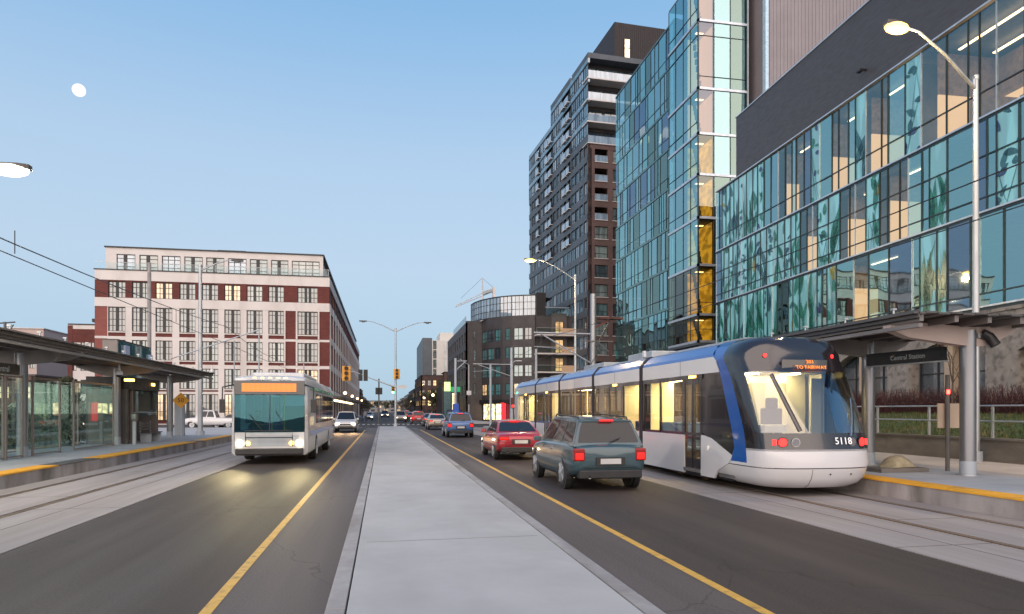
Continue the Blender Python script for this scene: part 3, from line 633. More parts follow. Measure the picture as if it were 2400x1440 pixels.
# side: floors of dark slate bands and windows
GTS = lambda u, z, d: (-d, u, z)
sw = MB(); sw.fbox(GTS, .0, 34, 0, 42.2, -.6, -.35, 'black'); cnt = 0; stf = MB()
SF = []
for k in range(17):
    zb = 55.0 - 2.98 * k - 1.9; SF.append(zb)
bal_bays = (4, 5, 9, 10, 13)
for k, zb in enumerate(SF):
    if zb < 3: continue
    upper = zb > TB - .5
    s1 = 34 if zb < 51 else 19.2
    if not upper: sw.fbox(GTS, 0, s1, zb + 1.9, zb + 2.98, -.35, 0, 'slate')
    else: sw.fbox(GTS, 0, s1, zb + 2.05, zb + 2.2, -.3, .03, 'winframe'); sw.fbox(GTS, 0, s1, zb + 2.2, zb + 2.98, -.3, 0, 'pane_blue')
    nbay = int(s1 / 2.0)
    for i in range(nbay):
        a = i * s1 / nbay; c = a + s1 / nbay
        if not upper: sw.fbox(GTS, a, a + .35, zb, zb + 1.9, -.35, -.02, 'slate' if i % 3 else 'black')
        if i in bal_bays and cnt < 100:
            bb = MB(); bb.fbox(GTS, a + .3, c, zb - .12, zb, -1.2, .35, 'cream'); bb.fbox(GTS, a + .3, c, zb, zb + 2.0, -.349, -.3, 'black'); bo = bb.build('balcony', tw)
            g = MB(); g.fbox(GTS, a + .3, c, zb, zb + 1.0, .28, .32, 'pane_lblue'); g.build('balustrade', bo)
        else:
            gm_ = rnd.choice(['pane_blue', 'pane_lblue', 'pane_c', 'pane_blue'])
            if cnt < 100: window(tw, GTS, a + (.35 if not upper else .05), c, zb, zb + (1.9 if not upper else 2.05), 2, [.3] if i % 2 else 1, gm_, depth=.2 if not upper else .06); cnt += 1
            else: stf.fbox(GTS, a + .35, c, zb, zb + 1.9, -.2, -.15, gm_); stf.fbox(GTS, (a + c) / 2 + .1, (a + c) / 2 + .18, zb, zb + 1.9, -.15, -.1, 'winframe')
sw.build('side_wall', tw); tag(stf.build('lower_windows', tw), kind='stuff')
b = MB(); b.box(-.7, .1, 33.2, 33.9, 38, 39, 'cream') if 0 else b.fbox(GTS, 19.2, 34, 52.2, 53.4, -.3, -.24, 'pane_blue'); b.build('roof_balustrade', tw)
b = MB(); b.box(5.8, 20, 3.5, 14, 56.7, 64.2, 'ribdark') if M.setdefault('ribdark', mat('ribbed_black', (.028, .022, .024), .6, var=.1)) else 0
for i in range(38): b.box(5.9 + i * .37, 6.0 + i * .37, 3.42, 3.5, TB + 6, 64.2, 'ribdark')
b.box(5.8, 20, 3.5, 14, TB + 6, 56.7, 'ribdark')
pe = b.build('penthouse', tw)
M['lit_slot'] = winmat('lit_slot', (.5, .4, .25), (1, .75, .42), .55)
for z0, z1 in ((57.2, 61.7), (51.5, 55.5)): window(tw, lambda u, z, d: (u, 3.4 - d, z), 7.4, 8.45, z0, z1, 1, [.3, .65], 'lit_slot', depth=-.05)
# ---------------------------------------------------------------- glass complex on the right
pod = thing('glass_podium', 'long three storey teal glass hospital-like block with printed plant panes and dark louvred top', 'building', (26.95, 52, 0), radians(-1.7))
pod['label'] = 'long teal glass block with printed plants on its panes and a dark band above'
GG = lambda u, z, d: (-d, u, z)      # u along the street (0 = far corner, negative = towards the camera)
FL = [6.4, 10.6, 14.8, 19.7]; YN = -42
sh = MB()
for z in FL[:3]: sh.box(.25, 9, YN, -.1, z - .35, z, 'slab')
sh.box(.25, 9, YN, -.1, 19.55, 19.7, 'slab'); sh.box(9, 22, YN, 0, 6.4, 24, 'dkgrey'); sh.box(.1, 22, YN, -3.6, 23.9, 24.2, 'dkgrey'); sh.box(.1, 22, -3.6, 0, 19.7, 19.9, 'dkgrey')
sh.build('floor_slabs', pod)
fa = MB(); fa.fbox(GG, YN, -3.6, 19.75, 24.3, -.3, .12, 'fascia'); fa.fbox(GG, YN, -3.55, 24.3, 24.38, -.3, .18, 'cwtrim')
fa.fbox(GG, YN, 0, 19.68, 19.76, -.1, .14, 'cwtrim'); fa.fbox(lambda u, z, d: (d, -3.6 + u, z), 0, .02, 19.75, 24.3, .3, 12, 'fascia'); fa.build('louvre_band', pod)
b = MB(); b.box(-.5, -.12, -18.6, -18.5, 20.6, 20.7, 'black'); b.box(-.62, -.4, -18.7, -18.4, 20.5, 20.6, 'black'); b.build('wall_camera', pod)
def leafpanel(parent, G, u0, u1, z0, z1, d):
    b = MB(); W = u1 - u0; H = z1 - z0; cl = lambda u, z: (min(u1, max(u0, u)), min(z1, max(z0, z)))
    mleaf = rnd.choice(['leaf_a', 'leaf_a', 'leaf_b'])
    def leaf(u, z, L, wd, an, m):
        n = 7; l = []; r = []
        cv = rnd.uniform(-.5, .5)
        for i in range(n + 1):
            t = i / n; a = an + cv * t; cx = u + L * t * sin(a); cz = z + L * t * cos(a); h = wd * sin(pi * min(1, t ** .75)) * .5
            l.append(cl(cx - h * cos(a), cz + h * sin(a))); r.append(cl(cx + h * cos(a), cz - h * sin(a)))
        for i in range(n): b.poly([G(*l[i], d), G(*r[i], d), G(*r[i + 1], d), G(*l[i + 1], d)], m)
    k = rnd.choice((0, 1, 2, 2))
    for i in range(int(2 + W * 1.6)):
        u = rnd.uniform(u0, u1); leaf(u, z0 - rnd.uniform(0, 1), H * rnd.uniform(.5, 1.35), .035, rnd.uniform(-.25, .25), 'leaf_b')
    if k == 0:
        for i in range(int(3 + W * 3)): leaf(rnd.uniform(u0, u1), rnd.uniform(z0 - .6, z1 * .3 + z0 * .7), rnd.uniform(1.4, 3.6), rnd.uniform(.2, .55), rnd.uniform(-.35, .35), mleaf)
    elif k == 1:
        for i in range(int(5 + W * 6)): leaf(rnd.uniform(u0, u1), rnd.uniform(z0, z1), rnd.uniform(.35, .9), rnd.uniform(.15, .38), rnd.uniform(0, 6.3), rnd.choice([mleaf, mleaf, 'leaf_c']))
    else:
        for i in range(int(4 + W * 3)): leaf(rnd.uniform(u0, u1), rnd.uniform(z0 - .4, z1), rnd.uniform(.7, 2.2), rnd.uniform(.18, .6), rnd.uniform(-.9, .9), mleaf if rnd.random() < .9 else 'leaf_y')
    b.build('leaf_print', parent, recalc=False)
TR = [(7.0, None), (13.1, 11.25), (15.95, None)]
for r in range(3):
    z0, z1 = FL[r] + .06, FL[r + 1] - .12
    uu = lambda px: dep(px, 26.6) - 52
    litr = [[(uu(b_), uu(a_)) for a_, b_ in q] for q in (((1990, 2095),), ((1876, 1922), (1974, 2030), (2076, 2150)), ((1826, 1893), (1936, 2002), (2030, 2152), (2190, 2420)))][r]
    prr = [[(uu(b_), uu(a_)) for a_, b_ in q] for q in (((1683, 1818), (1852, 1925), (1948, 1984), (2183, 2226)), ((1683, 1872), (1922, 1972), (2032, 2076), (2186, 2262), (2384, 2440)), ((1683, 1790), (1813, 1826), (1894, 1934), (2003, 2029), (2154, 2189)))][r]
    cuts = sorted({YN, -1.0} | {q for a_ in litr for q in a_ if YN < q < -1}); rooms = []
    for a_, c_ in zip(cuts[:-1], cuts[1:]): rooms.append((a_, c_, any(p_ - .01 <= a_ and c_ <= q_ + .01 for p_, q_ in litr)))
    litat = lambda q: any(a < q < c and l for a, c, l in rooms)
    y = 0; grp = []; bays = []
    while y > YN:
        far = y > -13
        wdt = rnd.uniform(.45, 1.0) if far else rnd.choice([.5, .62, .9, 1.25, 1.35, 1.6, 1.7])
        pr = .9 if far else .2
        printed = any(p_ < y - wdt / 2 < q_ for p_, q_ in prr) or (y < -31 and rnd.random() < .2)
        if printed: wdt = min(wdt, 1.1)
        if far and y > -5 and rnd.random() < .12: printed = False
        grp.append((y - wdt, y, printed)); y -= wdt
        if grp[0][1] - y > 4.0 or y <= YN: bays.append(grp); grp = []
    for g in bays:
        fr = MB(); a, c = g[-1][0], g[0][1]
        for j, (p0, p1, q) in enumerate(g): t_ = .055 if j else .035; fr.fbox(GG, p1 - t_, p1, z0, z1, -.02, .05, 'cwmull' if j else 'cwtrim')
        for tz in TR[r]:
            if tz: fr.fbox(GG, a, c, tz - .03, tz + .03, -.02, .045, 'cwmull')
        wdw = fr.build('window', pod)
        pm = MB()
        for p0, p1, q in g:
            lv = [z0] + sorted(t for t in TR[r] if t) + [z1]
            gk = 'cwclear' if litat((p0 + p1) / 2) and rnd.random() < .75 else rnd.choice(['cw', 'cw', 'cw2', 'cwpale' if rnd.random() < .35 else 'cw'])
            for i in range(len(lv) - 1): pm.fquad(GG, p0, p1 - .05, lv[i], lv[i + 1], .0, 'spandrel' if q else gk, .012)
            if q: leafpanel(wdw, GG, p0 + .02, p1 - .07, z0, z1, .02)
        pm.build('pane', wdw, recalc=False)
    tr = MB(); tr.fbox(GG, YN, 0, FL[r] - .02, FL[r] + .06, -.1, .09, 'cwtrim'); tr.fbox(GG, YN, 0, FL[r] - .14, FL[r] - .02, -.1, .03, 'cwmull'); tr.build('floor_trim', pod)
    # rooms behind the glass
    rm = MB()
    for ya_, y, lit in rooms:
        ww = y - ya_
        dp = rnd.uniform(3.0, 4.2) if lit else 6.5; zm = FL[r] + 2.5
        for m_, za_, zb_ in (('int_warm_glow' if lit else 'int_dim', FL[r], zm), ('int_shelf_dark' if lit else 'int_dim', zm, FL[r + 1] - .36)): rm.box(dp, dp + .1, y - ww, y, za_, zb_, m_); rm.box(.5, dp, y - .08, y, za_, zb_, m_)  # lit rooms: lower wall glows, upper wall kept dark to imitate light fall-off
        if lit:
            for k in range(int(dp / 1.7)):
                x = 1.1 + k * 1.9; rm.box(x, x + .14, y - ww + .5, y - .6, FL[r + 1] - .44, FL[r + 1] - .40, 'ceil_light')
            for k in range(rnd.randint(1, 4)):
                yy = y - rnd.uniform(.5, ww - .5); h = rnd.uniform(.8, 2.2); rm.box(1 + rnd.random() * 2, 3.4, yy - .5, yy, FL[r], FL[r] + h + (1.2 if k % 2 else 0), 'int_dim' if k % 2 else 'int_shelf_dark')
    rm.build('room_interior', pod)
# ground storey: board concrete wall with arched dark openings and columns
gs = MB(); u = 0
ops = []; y = -3.0
while y > YN: ops.append((y - 4.6, y)); y -= 6.2
prev = 0
for a, c in ops:
    gs.fbox(GG, c, prev, .8, 6.1, -.6, -.05, 'stone'); prev = a
    n = 10; arc = [(a + (c - a) * i / n, 4.35 + .75 * sin(pi * i / n)) for i in range(n + 1)]
    gs.prism([(a, 6.1), (a, 4.35)] + arc + [(c, 4.35), (c, 6.1)], GG, -.6, -.051, 'stone')
gs.fbox(GG, YN, prev, .8, 6.1, -.6, -.05, 'stone')
gs.fbox(GG, YN, 0, .6, 1.9, -.9, -.0, 'stone'); gs.fbox(GG, YN, 0, 6.1, 6.33, -.6, .02, 'stone'); gs.build('concrete_base', pod)
for i, (a, c) in enumerate(ops):
    window(pod, GG, a, c, 1.9, 5.05, 4, [.55], M.setdefault('pane_night', winmat('pane_night', (.05, .075, .10), wav=.2)), depth=.75, name='ground_window')
    b = MB(); b.fbox(GG, (a + c) / 2 - .25, (a + c) / 2 + .25, 1.9, 5.0, -.6, -.25, 'beigecol'); b.build('column', pod)
# ---- glass tower beside it: plain slab and projecting bay
gt_ = thing('glass_tower', 'high blue-teal glass tower with a projecting corner bay lit yellow inside', 'building', (0, 0, 0))
AX, BX = 29.5, 28.75
core = MB(); core.box(AX + 6, 60, 66, 84, 0, 41.5, 'dkgrey'); core.box(AX - .02, 45, 65.9, 84, 41.9, 42.1, 'slate')
for k in range(10): core.box(AX + .3, AX + 6, 66, 83.9, 3.9 + k * 4.2, 4.2 + k * 4.2, 'slab')
core.box(33.8, 36.4, 61.5, 66, 15, 58, 'dkblue'); core.box(AX + .3, AX + .5, 65.8, 66.2, 0, 41.9, 'black')
core.box(AX - .12, AX + .3, 65.62, 65.98, 4, 42, 'black')
core.build('core_wall', gt_)
GA = lambda u, z, d: (AX - d, u, z)
for k in range(10):
    z0 = (4.2 * k if k else .3) + .02; z1 = 4.2 * (k + 1) - .3 if k < 9 else 41.9
    y = 66.0; g = []
    while y < 83.2: wdt = rnd.choice([.6, .9, 1.1, 1.6, 2.0]); g.append((y, min(83.9, y + wdt))); y += wdt
    for h in range(0, len(g), 4):
        gg = g[h:h + 4]; fr = MB(); a, c = gg[0][0], gg[-1][1]
        for p0, p1 in gg: fr.fbox(GA, p0, p0 + .05, z0, z1, -.02, .05, 'cwmull')
        fr.fbox(GA, a, c, z1, z1 + .05, -.02, .05, 'cwmull'); fr.fbox(GA, a, c, z0 + 1.0, z0 + 1.04, -.02, .04, 'cwmull')
        wdw = fr.build('window', gt_); pm = MB()
        for p0, p1 in gg:
            gk = rnd.choice(['cw', 'cw', 'cw2', 'cw2', 'cwpale', 'cwdark'] if k > 5 else ['cw', 'cw2', 'cw', 'cwdark'])
            pm.fquad(GA, p0 + .05, p1, z0, z0 + 1.0, 0, gk, .015); pm.fquad(GA, p0 + .05, p1, z0 + 1.04, z1, 0, gk, .015); pm.fquad(GA, p0 + .05, p1, z1 + .05, z1 + .32, 0, 'cwdark', 0)
        pm.build('pane', wdw, recalc=False)
# bay B
zb = [8.2, 10.7, 15.3, 19.7, 23.7, 27.5, 31.7, 38.0, 42.4]
tran = {3: 9.4, 15.3: 16.8, 10.7: 14.0, 31.7: 32.6, 36.5: 36.5}
GB = lambda u, z, d: (BX - d, u, z); GBF = lambda u, z, d: (u, 59.0 - d, z)
core = MB(); core.box(BX - .05, 33.7, 58.95, 65.65, 7.9, 8.2, 'slate'); core.box(BX, 33.7, 59, 65.6, 42.4, 42.6, 'slate')
core.box(BX - .06, BX + .06, 58.94, 59.06, 8.2, 42.4, 'cwmull')
core.box(33.66, 33.8, 58.9, 66, 8, 58, 'cwtrim')
for z in zb[1:-1]: core.box(BX + .2, 33.6, 59.2, 65.6, z - .3, z - .02, 'slab')
core.box(30.3, 30.4, 59.2, 65.6, 8.2, 42.3, 'int_dim'); core.build('bay_floor', gt_)
for k in range(8):
    z0, z1 = zb[k] + .12, zb[k + 1] - .0
    tr = MB(); tr.fbox(GB, 58.9, 65.6, zb[k] - .1, zb[k] + .12, -.1, .1, 'cwtrim'); tr.fbox(GBF, BX - .1, 33.65, zb[k] - .1, zb[k] + .12, -.1, .1, 'cwtrim')
    for z in (z0 + (1.0 if k != 6 else 4.8), ): tr.fbox(GB, 59, 65.6, z, z + .05, -.02, .05, 'cwmull')
    if k in (0, 1, 6): tr.fbox(GBF, BX, 33.65, z0 + 1.0, z0 + 1.05, -.02, .05, 'cwmull')
    if k == 6: tr.fbox(GBF, BX, 33.65, z1 - 1.4, z1 - 1.35, -.02, .05, 'cwmull')
    tr.build('floor_trim', gt_)
    for a, c in ((59.1, 60.6), (60.6, 62.2), (62.2, 64.0), (64.0, 65.6)):
        fr = MB(); fr.fbox(GB, c - .05, c, z0, z1, -.02, .05, 'cwmull'); wdw = fr.build('window', gt_)
        pm = MB(); pm.fquad(GB, a, c - .05, z0, z1, 0, 'amber' if k < 2 else rnd.choice(['cw', 'cw2']), .015); pm.build('pane', wdw, recalc=False)
    for j, (a, c) in enumerate(((BX + .06, 30.35), (30.35, 32.0), (32.0, 33.66))):
        fr = MB(); fr.fbox(GBF, c - .06, c, z0, z1, -.02, .06, 'cwmull'); wdw = fr.build('window', gt_)
        pm = MB(); pm.fquad(GBF, a, c - .06, z0, z1, 0, ('amber' if k < 5 else 'stairpale') if j == 0 else ('cw2' if (j == 1 and k > 3) else 'cwdark'), .01); pm.build('pane', wdw, recalc=False)
    rm = MB(); wm = 'int_yellow_glow' if k < 5 else 'int_warm_glow'
    rm.box(BX + .3, 30.25, 61.8, 61.9, zb[k], zb[k + 1] - .3, wm); rm.box(30.2, 30.28, 59.3, 61.8, zb[k], zb[k + 1] - .3, wm)
    rm.box(BX + .5, 30.0, 60.4, 60.7, zb[k + 1] - .36, zb[k + 1] - .32, 'ceil_light')
    # stair flight and landing
    L = 8
    for i in range(L): rm.box(BX + .6, 29.6, 59.9 + i * .2, 60.15 + i * .2, zb[k] + i * (zb[k + 1] - zb[k]) / L, zb[k] + i * (zb[k + 1] - zb[k]) / L + .5, 'int_dim')
    rm.build('stairwell', gt_)
# ribbed penthouse volume behind the louvre band
rb = thing('ribbed_block', 'tall pinkish ribbed metal block rising behind the dark louvred band', 'building', (0, 0, 0)); b = MB()
X0 = lat(1800, 57); b.box(X0 + .02, 66, 57.06, 75, 15, 60, 'ribbed')
x = X0
while x < 66: b.box(x + .2, x + .32, 57.0, 57.06, 15, 60, 'ribbed'); x += .36
b.box(X0 - .3, X0 + .0, 56.9, 57.4, 15, 60, 'cwpale2') if M.setdefault('cwpale2', mat('pale_blue_trim', (.42, .58, .72), .3, .3)) else 0
b.build('wall', rb)
# ---------------------------------------------------------------- shelters
def shelter(name, label, X, tipx, backx, ys, y0, y1, colr):
    """X column line, tipx the track side edge, ys column positions"""
    t = thing(name, label, 'tram shelter', (0, 0, 0)); s = 1 if tipx > X else -1; Zp = .356
    G = lambda u, z, d: (u, d, z)
    for y in ys:
        b = MB(); b.tube([(X, y, Zp), (X, y, 3.66)], colr, 'column', 24); b.tube([(X, y, Zp), (X, y, Zp + .03)], colr * 1.35, 'galv', 20); b.tube([(X, y, Zp + .03), (X, y, Zp + .33)], colr * 1.02, 'galvdull', 24); b.build('column', t, smooth=40)
        b = MB(); sg = s
        pts = [(X + sg * .0, 3.28), (X + sg * abs(tipx - X) * .78, 3.46), (tipx, 3.62), (tipx, 3.72), (X + sg * abs(tipx - X) * .7, 3.80), (X, 3.72)]
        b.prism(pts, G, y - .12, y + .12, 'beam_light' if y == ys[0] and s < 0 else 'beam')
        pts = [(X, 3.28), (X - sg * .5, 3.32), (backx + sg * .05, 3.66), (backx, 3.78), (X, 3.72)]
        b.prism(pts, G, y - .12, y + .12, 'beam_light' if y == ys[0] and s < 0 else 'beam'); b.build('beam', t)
    b = MB(); a, c = sorted((tipx, backx))
    n = int((c - a) / .3)
    for i in range(n + 1):
        x = a + (c - a) * i / n; b.box(x - .14, x + .14, y0, y1, 3.86 + (.02 if i % 2 else 0), 3.90 + (.02 if i % 2 else 0), 'steel_dark')
    b.build('roof', t)
    b = MB()
    for f in (.04, .3, .55, .8, .97): x = a + (c - a) * f; b.box(x - .05, x + .05, y0 + .1, y1 - .1, 3.72, 3.858, 'beam')
    b.build('purlins', t)
    b = MB(); b.box(a - .03, a, y0, y1, 3.78, 3.95, 'steel_dark'); b.box(c, c + .03, y0, y1, 3.78, 3.95, 'steel_dark'); b.box(tipx - s * .02 - .05, tipx - s * .02 + .05, y0, y1, 3.58, 3.66, 'beam'); b.build('gutter', t)
    b = MB(); y = y0 + .8
    while y < y1:
        b.tube([(tipx - s * .05, y, 3.95), (tipx - s * .05, y, 4.06)], .025, 'galv', 6); b.box(tipx - s * .05 - .05, tipx - s * .05 + .05, y - .04, y + .04, 4.04, 4.08, 'galv'); y += 1.6
    b.build('roof_bracket', t)
    return t
shl = shelter('tram_shelter', 'long dark roofed glass tram shelter on the left platform', -11.3, -9.55, -12.9, [16.6, 24.3, 32.2, 39.7], 8, 41.5, .16)
shr = shelter('tram_shelter', 'tram shelter with pinkish end beam behind the parked tram', 13.1, 11.0, 14.3, [13.35, 16.6, 22.5, 28.4, 34.3, 40.2], 12.4, 41, .165)
# glass screens
def screen(t, x, y0, y1, z0=.45, z1=2.85, fm='frame', n=1):
    b = MB(); b.box(x - .03, x + .03, y0, y0 + .06, .356, z1 + .1, fm); b.box(x - .03, x + .03, y1 - .06, y1, .356, z1 + .1, fm); b.box(x - .025, x + .025, y0 + .06, y1 - .06, z1, z1 + .07, fm); b.box(x - .03, x + .03, y0 + .06, y1 - .06, z0 - .06, z0 - .02, fm)
    f = b.build('screen_frame', t); g = MB()
    for i in range(n): a = y0 + .06 + (y1 - y0 - .12) * i / n; g.box(x - .006, x + .006, a + .01, a + (y1 - y0 - .12) / n - .01, z0, z1, 'shelterglass')
    g.build('glass', f)
for a, c, n in ((19.5, 22.9, 1), (23.0, 24.0, 1), (24.6, 26.55, 1), (27.6, 31.4, 2)): screen(shl, -11.15, a, c, n=n)
for a, c, n in ((19.5, 24.2, 2), (24.6, 31.4, 3)): screen(shl, -12.5, a, c, n=n)
for y in (26.6, 27.6, 31.4):
    b = MB(); b.box(-12.5, -11.15, y, y + .04, .45, 2.85, 'shelterglass'); b.build('end_glass', shl)
for a, c in ((17.5, 19.6), (20, 22)): screen(shr, 12.6, a, c)
# dark waiting booth inside the left shelter
b = MB(); b.box(-12.6, -10.9, 32.4, 36.6, 2.75, 3.3, 'black'); b.box(-12.6, -12.5, 32.4, 36.6, .356, 2.75, 'black')
for y in (32.4, 36.45): b.box(-12.5, -10.95, y, y + .12, .356, 2.75, 'frame' if y > 33 else 'steel_dark')
for y in (32.45, 33.0, 36.4): b.box(-11.05, -10.95, y, y + .12, .356, 2.75, 'frame')
b.build('waiting_booth', shl)
b = MB(); b.box(-11.0, -10.94, 33.2, 36.3, 1.6, 2.7, 'shelterglass'); b.build('booth_glass', shl)
b = MB(); b.box(-10.89, -10.87, 35.4, 35.8, 3.0, 3.12, 'ambersign') if M.setdefault('ambersign', emit('amber_sign', (1, .5, .08), 3)) else 0
b.build('amber_light', shl)
b = MB(); b.box(-10.6, -10.3, 31.0, 31.3, 3.05, 3.15, 'ambersign'); b.build('amber_light', shl)
def bench(loc, label, rot=0):
    t = thing('bench', label, 'bench', loc, rot); b = MB()
    for i in range(4): b.box(-.9, .9, -.22 + i * .12, -.13 + i * .12, .43, .46, 'steel_dark')
    b.build('seat', t); b = MB(); 
    for i in range(3): b.box(-.9, .9, .26, .29, .55 + i * .13, .63 + i * .13, 'steel_dark')
    b.build('backrest', t)
    for x in (-.7, .7): b = MB(); b.box(x - .03, x + .03, -.2, .27, .0, .43, 'galvdull'); b.box(x - .03, x + .03, .27, .3, .4, .95, 'galvdull'); b.build('leg', t)
bench((-10.7, 34.8, .356), 'dark slatted bench in front of the waiting booth', radians(90))
# leaning rail / ticket reader
t = thing('ticket_reader', 'small grey card reader post by the dark waiting booth', 'ticket reader', (-10.5, 31.9, .356)); b = MB(); b.box(-.06, .06, -.06, .06, 0, 1.0, 'galvdull'); b.build('post', t); b = MB(); b.box(-.12, .12, -.08, .08, 1.0, 1.35, 'midgrey'); b.box(-.08, .08, -.09, -.08, 1.1, 1.3, 'pane_d'); b.build('screen', t)
t = thing('ticket_machine', 'dark ticket machine with a lit panel seen through the left shelter', 'ticket machine', (-12.0, 34.0, .356)); b = MB(); b.box(-.35, .35, -.4, .4, 0, 1.9, 'black'); b.build('cabinet', t, bevel=.03); b = MB(); b.box(.351, .36, -.15, .15, 1.2, 1.45, 'ceil_light'); b.build('screen', t)
# dome cameras
def dome(loc, label):
    t = thing('dome_camera', label, 'camera', loc); b = MB(); b.tube([(0, 0, .35), (0, 0, .12)], [.02, .05], 'cream', 10); b.ball((0, 0, 0), .13, 'white_pl', 14, 10); b.build('housing', t, smooth=60); b = MB(); b.ball((0, 0, -.05), .115, 'black', 14, 8); b.build('lens_dome', t, smooth=60)
M['white_pl'] = mat('white_plastic', (.62, .62, .62), .4, var=.04)
dome((-9.95, 28.6, 3.25), 'white dome camera hanging from the left shelter roof')
dome((-9.2, 39.8, 3.95), 'dome camera on the far tip of the left shelter roof')
# shelter name signs
def namesign(loc, rot, w, txt, label, tx=0, size=.26):
    t = thing('station_sign', label, 'sign', loc, rot); b = MB(); b.box(-w / 2, w / 2, -.05, .05, -.15, .17, 'black'); b.box(-w / 2 - .02, w / 2 + .02, -.06, .06, -.18, -.15, 'galv'); b.build('panel', t)
    text(txt, size, M.setdefault('letter', emit('sign_lettering', (.45, .45, .42), .06)), 'lettering', t, (tx, -.056, 0), (pi / 2, 0, 0), .003)
    for x in (-w / 2 + .2, w / 2 - .2): b = MB(); b.tube([(x, 0, .22), (x, 0, .5)], .015, 'galv', 6); b.build('hanger', t)
t = namesign((12.85, 15.0, 3.16), radians(-90 + 5), 2.35, 'Central Station', 'black Central Station name board under the right shelter roof', .15, .17)
namesign((-10.9, 21.6, 3.05), radians(90), 3.2, 'Central', 'black station name board under the left shelter roof, at the picture edge', .6)
# cylinder floodlight on first right column
t = thing('floodlight', 'black tubular floodlight strapped high on the nearest right column', 'floodlight', (13.42, 13.2, 3.3)); b = MB(); b.tube([(-.1, 0, .28), (.05, -.05, .2), (.12, -.15, 0)], .11, 'black', 14); b.build('housing', t, smooth=50); b = MB(); b.box(-.22, -.08, -.03, .03, .18, .28, 'galv'); b.build('bracket', t)
# tarp-covered bundle and slab beside the column
t = thing('covered_bundle', 'tan tarp-covered bundle on a low concrete slab by the right column', 'bundle', (12.35, 14.6, .356)); b = MB(); b.box(-.75, .55, -.35, .3, 0, .1, 'conc_wall'); b.build('slab', t, bevel=.01)
b = MB(); rings = []
for i, (y, h, w_) in enumerate(((-.26, .14, .3), (-.15, .25, .36), (.0, .29, .38), (.14, .26, .36), (.24, .13, .3))):
    rings.append([(-.05 + w_ * cos(a) * (1.1 if sin(a) < .3 else .85) + rnd.uniform(-.03, .03), y, .1 + max(0, h * sin(a)) + rnd.uniform(0, .02)) for a in [pi * j / 8 for j in range(9)]])
b.loft(rings, 'tarp', closed=True) if M.setdefault('tarp', mat('tan_tarp', (.30, .26, .17), .85, var=.25, scale=6, bump=.5, bs=15)) else 0
b.build('tarp_cover', t, smooth=50)
# sign pole near that column and bollard-like leaning post by second column
t = thing('sign_pole', 'dark pole with a tan board between the two right columns', 'sign', (13.55, 14.4, .356)); b = MB(); b.tube([(0, 0, 0), (0, 0, 2.35)], .05, 'steel_dark', 10); b.build('pole', t)
b = MB(); b.box(-.22, .42, .055, .085, 1.05, 1.65, 'beigecol'); b.build('board', t); b = MB(); b.box(-.07, .0, -.07, -.05, 1.88, 1.98, 'redlamp') if M.setdefault('redlamp', emit('red_lamp', (1, .03, .02), 6)) else 0
b.build('red_light', t)
t = thing('platform_post', 'short dark post with a rounded top beside the second right column', 'post', (13.3, 16.9, .356)); b = MB(); b.tube([(0, 0, 0), (0, 0, .75)], .035, 'steel_dark', 8); b.box(-.16, .04, -.06, .06, .55, .95, 'steel_dark'); b.build('post', t, bevel=.02)
for i, (x, y) in enumerate(((11.9, 17.4), (12.4, 18.0))):
    t = thing('platform_cabinet', ('narrow grey cabinet just right of the tram nose', 'second grey cabinet close behind the tram nose')[i], 'cabinet', (x, y, .356)); b = MB(); b.box(-.12, .3, -.3, .3, 0, 2.3, 'frame'); b.build('casing', t, bevel=.01); b = MB(); b.box(-.126, -.12, -.26, .26, .2, 2.2, 'galvdull'); b.build('door', t)
# retaining wall, railing
t = thing('retaining_wall', 'low board-marked concrete wall in front of the grass bank', 'wall'); b = MB(); y = -12
while y < 58: b.box(17.3, 17.62, y, y + 2.99, .3, .97, 'conc_wall'); y += 3
b.box(17.26, 17.64, -12, 58, .97, 1.03, 'conc_wall'); b.build('wall', t)
t = thing('railing', 'two-bar grey metal railing on top of the low concrete wall', 'railing'); b = MB()
for z in (1.52, 1.97): b.tube([(17.45, -12, z), (17.45, 58, z)], .025, 'galv', 8)
b.build('rail', t)
for i in range(20): b = MB(); y = 12.2 + i * 2.35; b.box(17.42, 17.48, y, y + .06, 1.03, 1.97, 'galv'); b.build('post', t)
# red-twig hedge and bare shrubs at the top of the bank
def twigs(name, label, x0, x1, y0, y1, z, h, n, m, cat='hedge', lf=None):
    b = MB()
    for i in range(n):
        x = rnd.uniform(x0, x1); y = rnd.uniform(y0, y1); hh = h * rnd.uniform(.55, 1.1); dx = rnd.uniform(-.25, .25); dy = rnd.uniform(-.25, .25)
        b.tube([(x, y, z), (x + dx * .4, y + dy * .4, z + hh * .6), (x + dx, y + dy, z + hh)], [.012, .009, .004], m, 3, False)
        if lf:
            for k in range(3): q = Vector((x + dx * rnd.random(), y + dy * rnd.random(), z + hh * rnd.uniform(.3, 1))); a = Vector((rnd.uniform(-1, 1), rnd.uniform(-1, 1), rnd.uniform(-1, 1))) * .06; c = Vector((rnd.uniform(-1, 1), rnd.uniform(-1, 1), rnd.uniform(-1, 1))) * .06; b.poly([q, q + a, q + c], lf)
    return tag(b.build(name, recalc=False), label, cat, kind='stuff')
M['redtwig'] = mat('red_twig', (.065, .02, .024), .7, var=.3, scale=1); M['leafdark'] = mat('leaf_dark', (.05, .055, .025), .7, var=.4, scale=3)
M['browntwig'] = mat('brown_twig', (.10, .07, .05), .8, var=.3)
twigs('dogwood_hedge', 'dark red twiggy hedge along the top of the grass bank', 23.6, 25.4, 20, 36, 1.7, 1.1, 2300, 'redtwig', lf='browntwig')
twigs('bare_shrubs', 'brown leafless shrubs on the bank nearer the camera', 22.8, 25.2, 10, 20, 1.65, 1.2, 1500, 'browntwig', lf='leafdark')
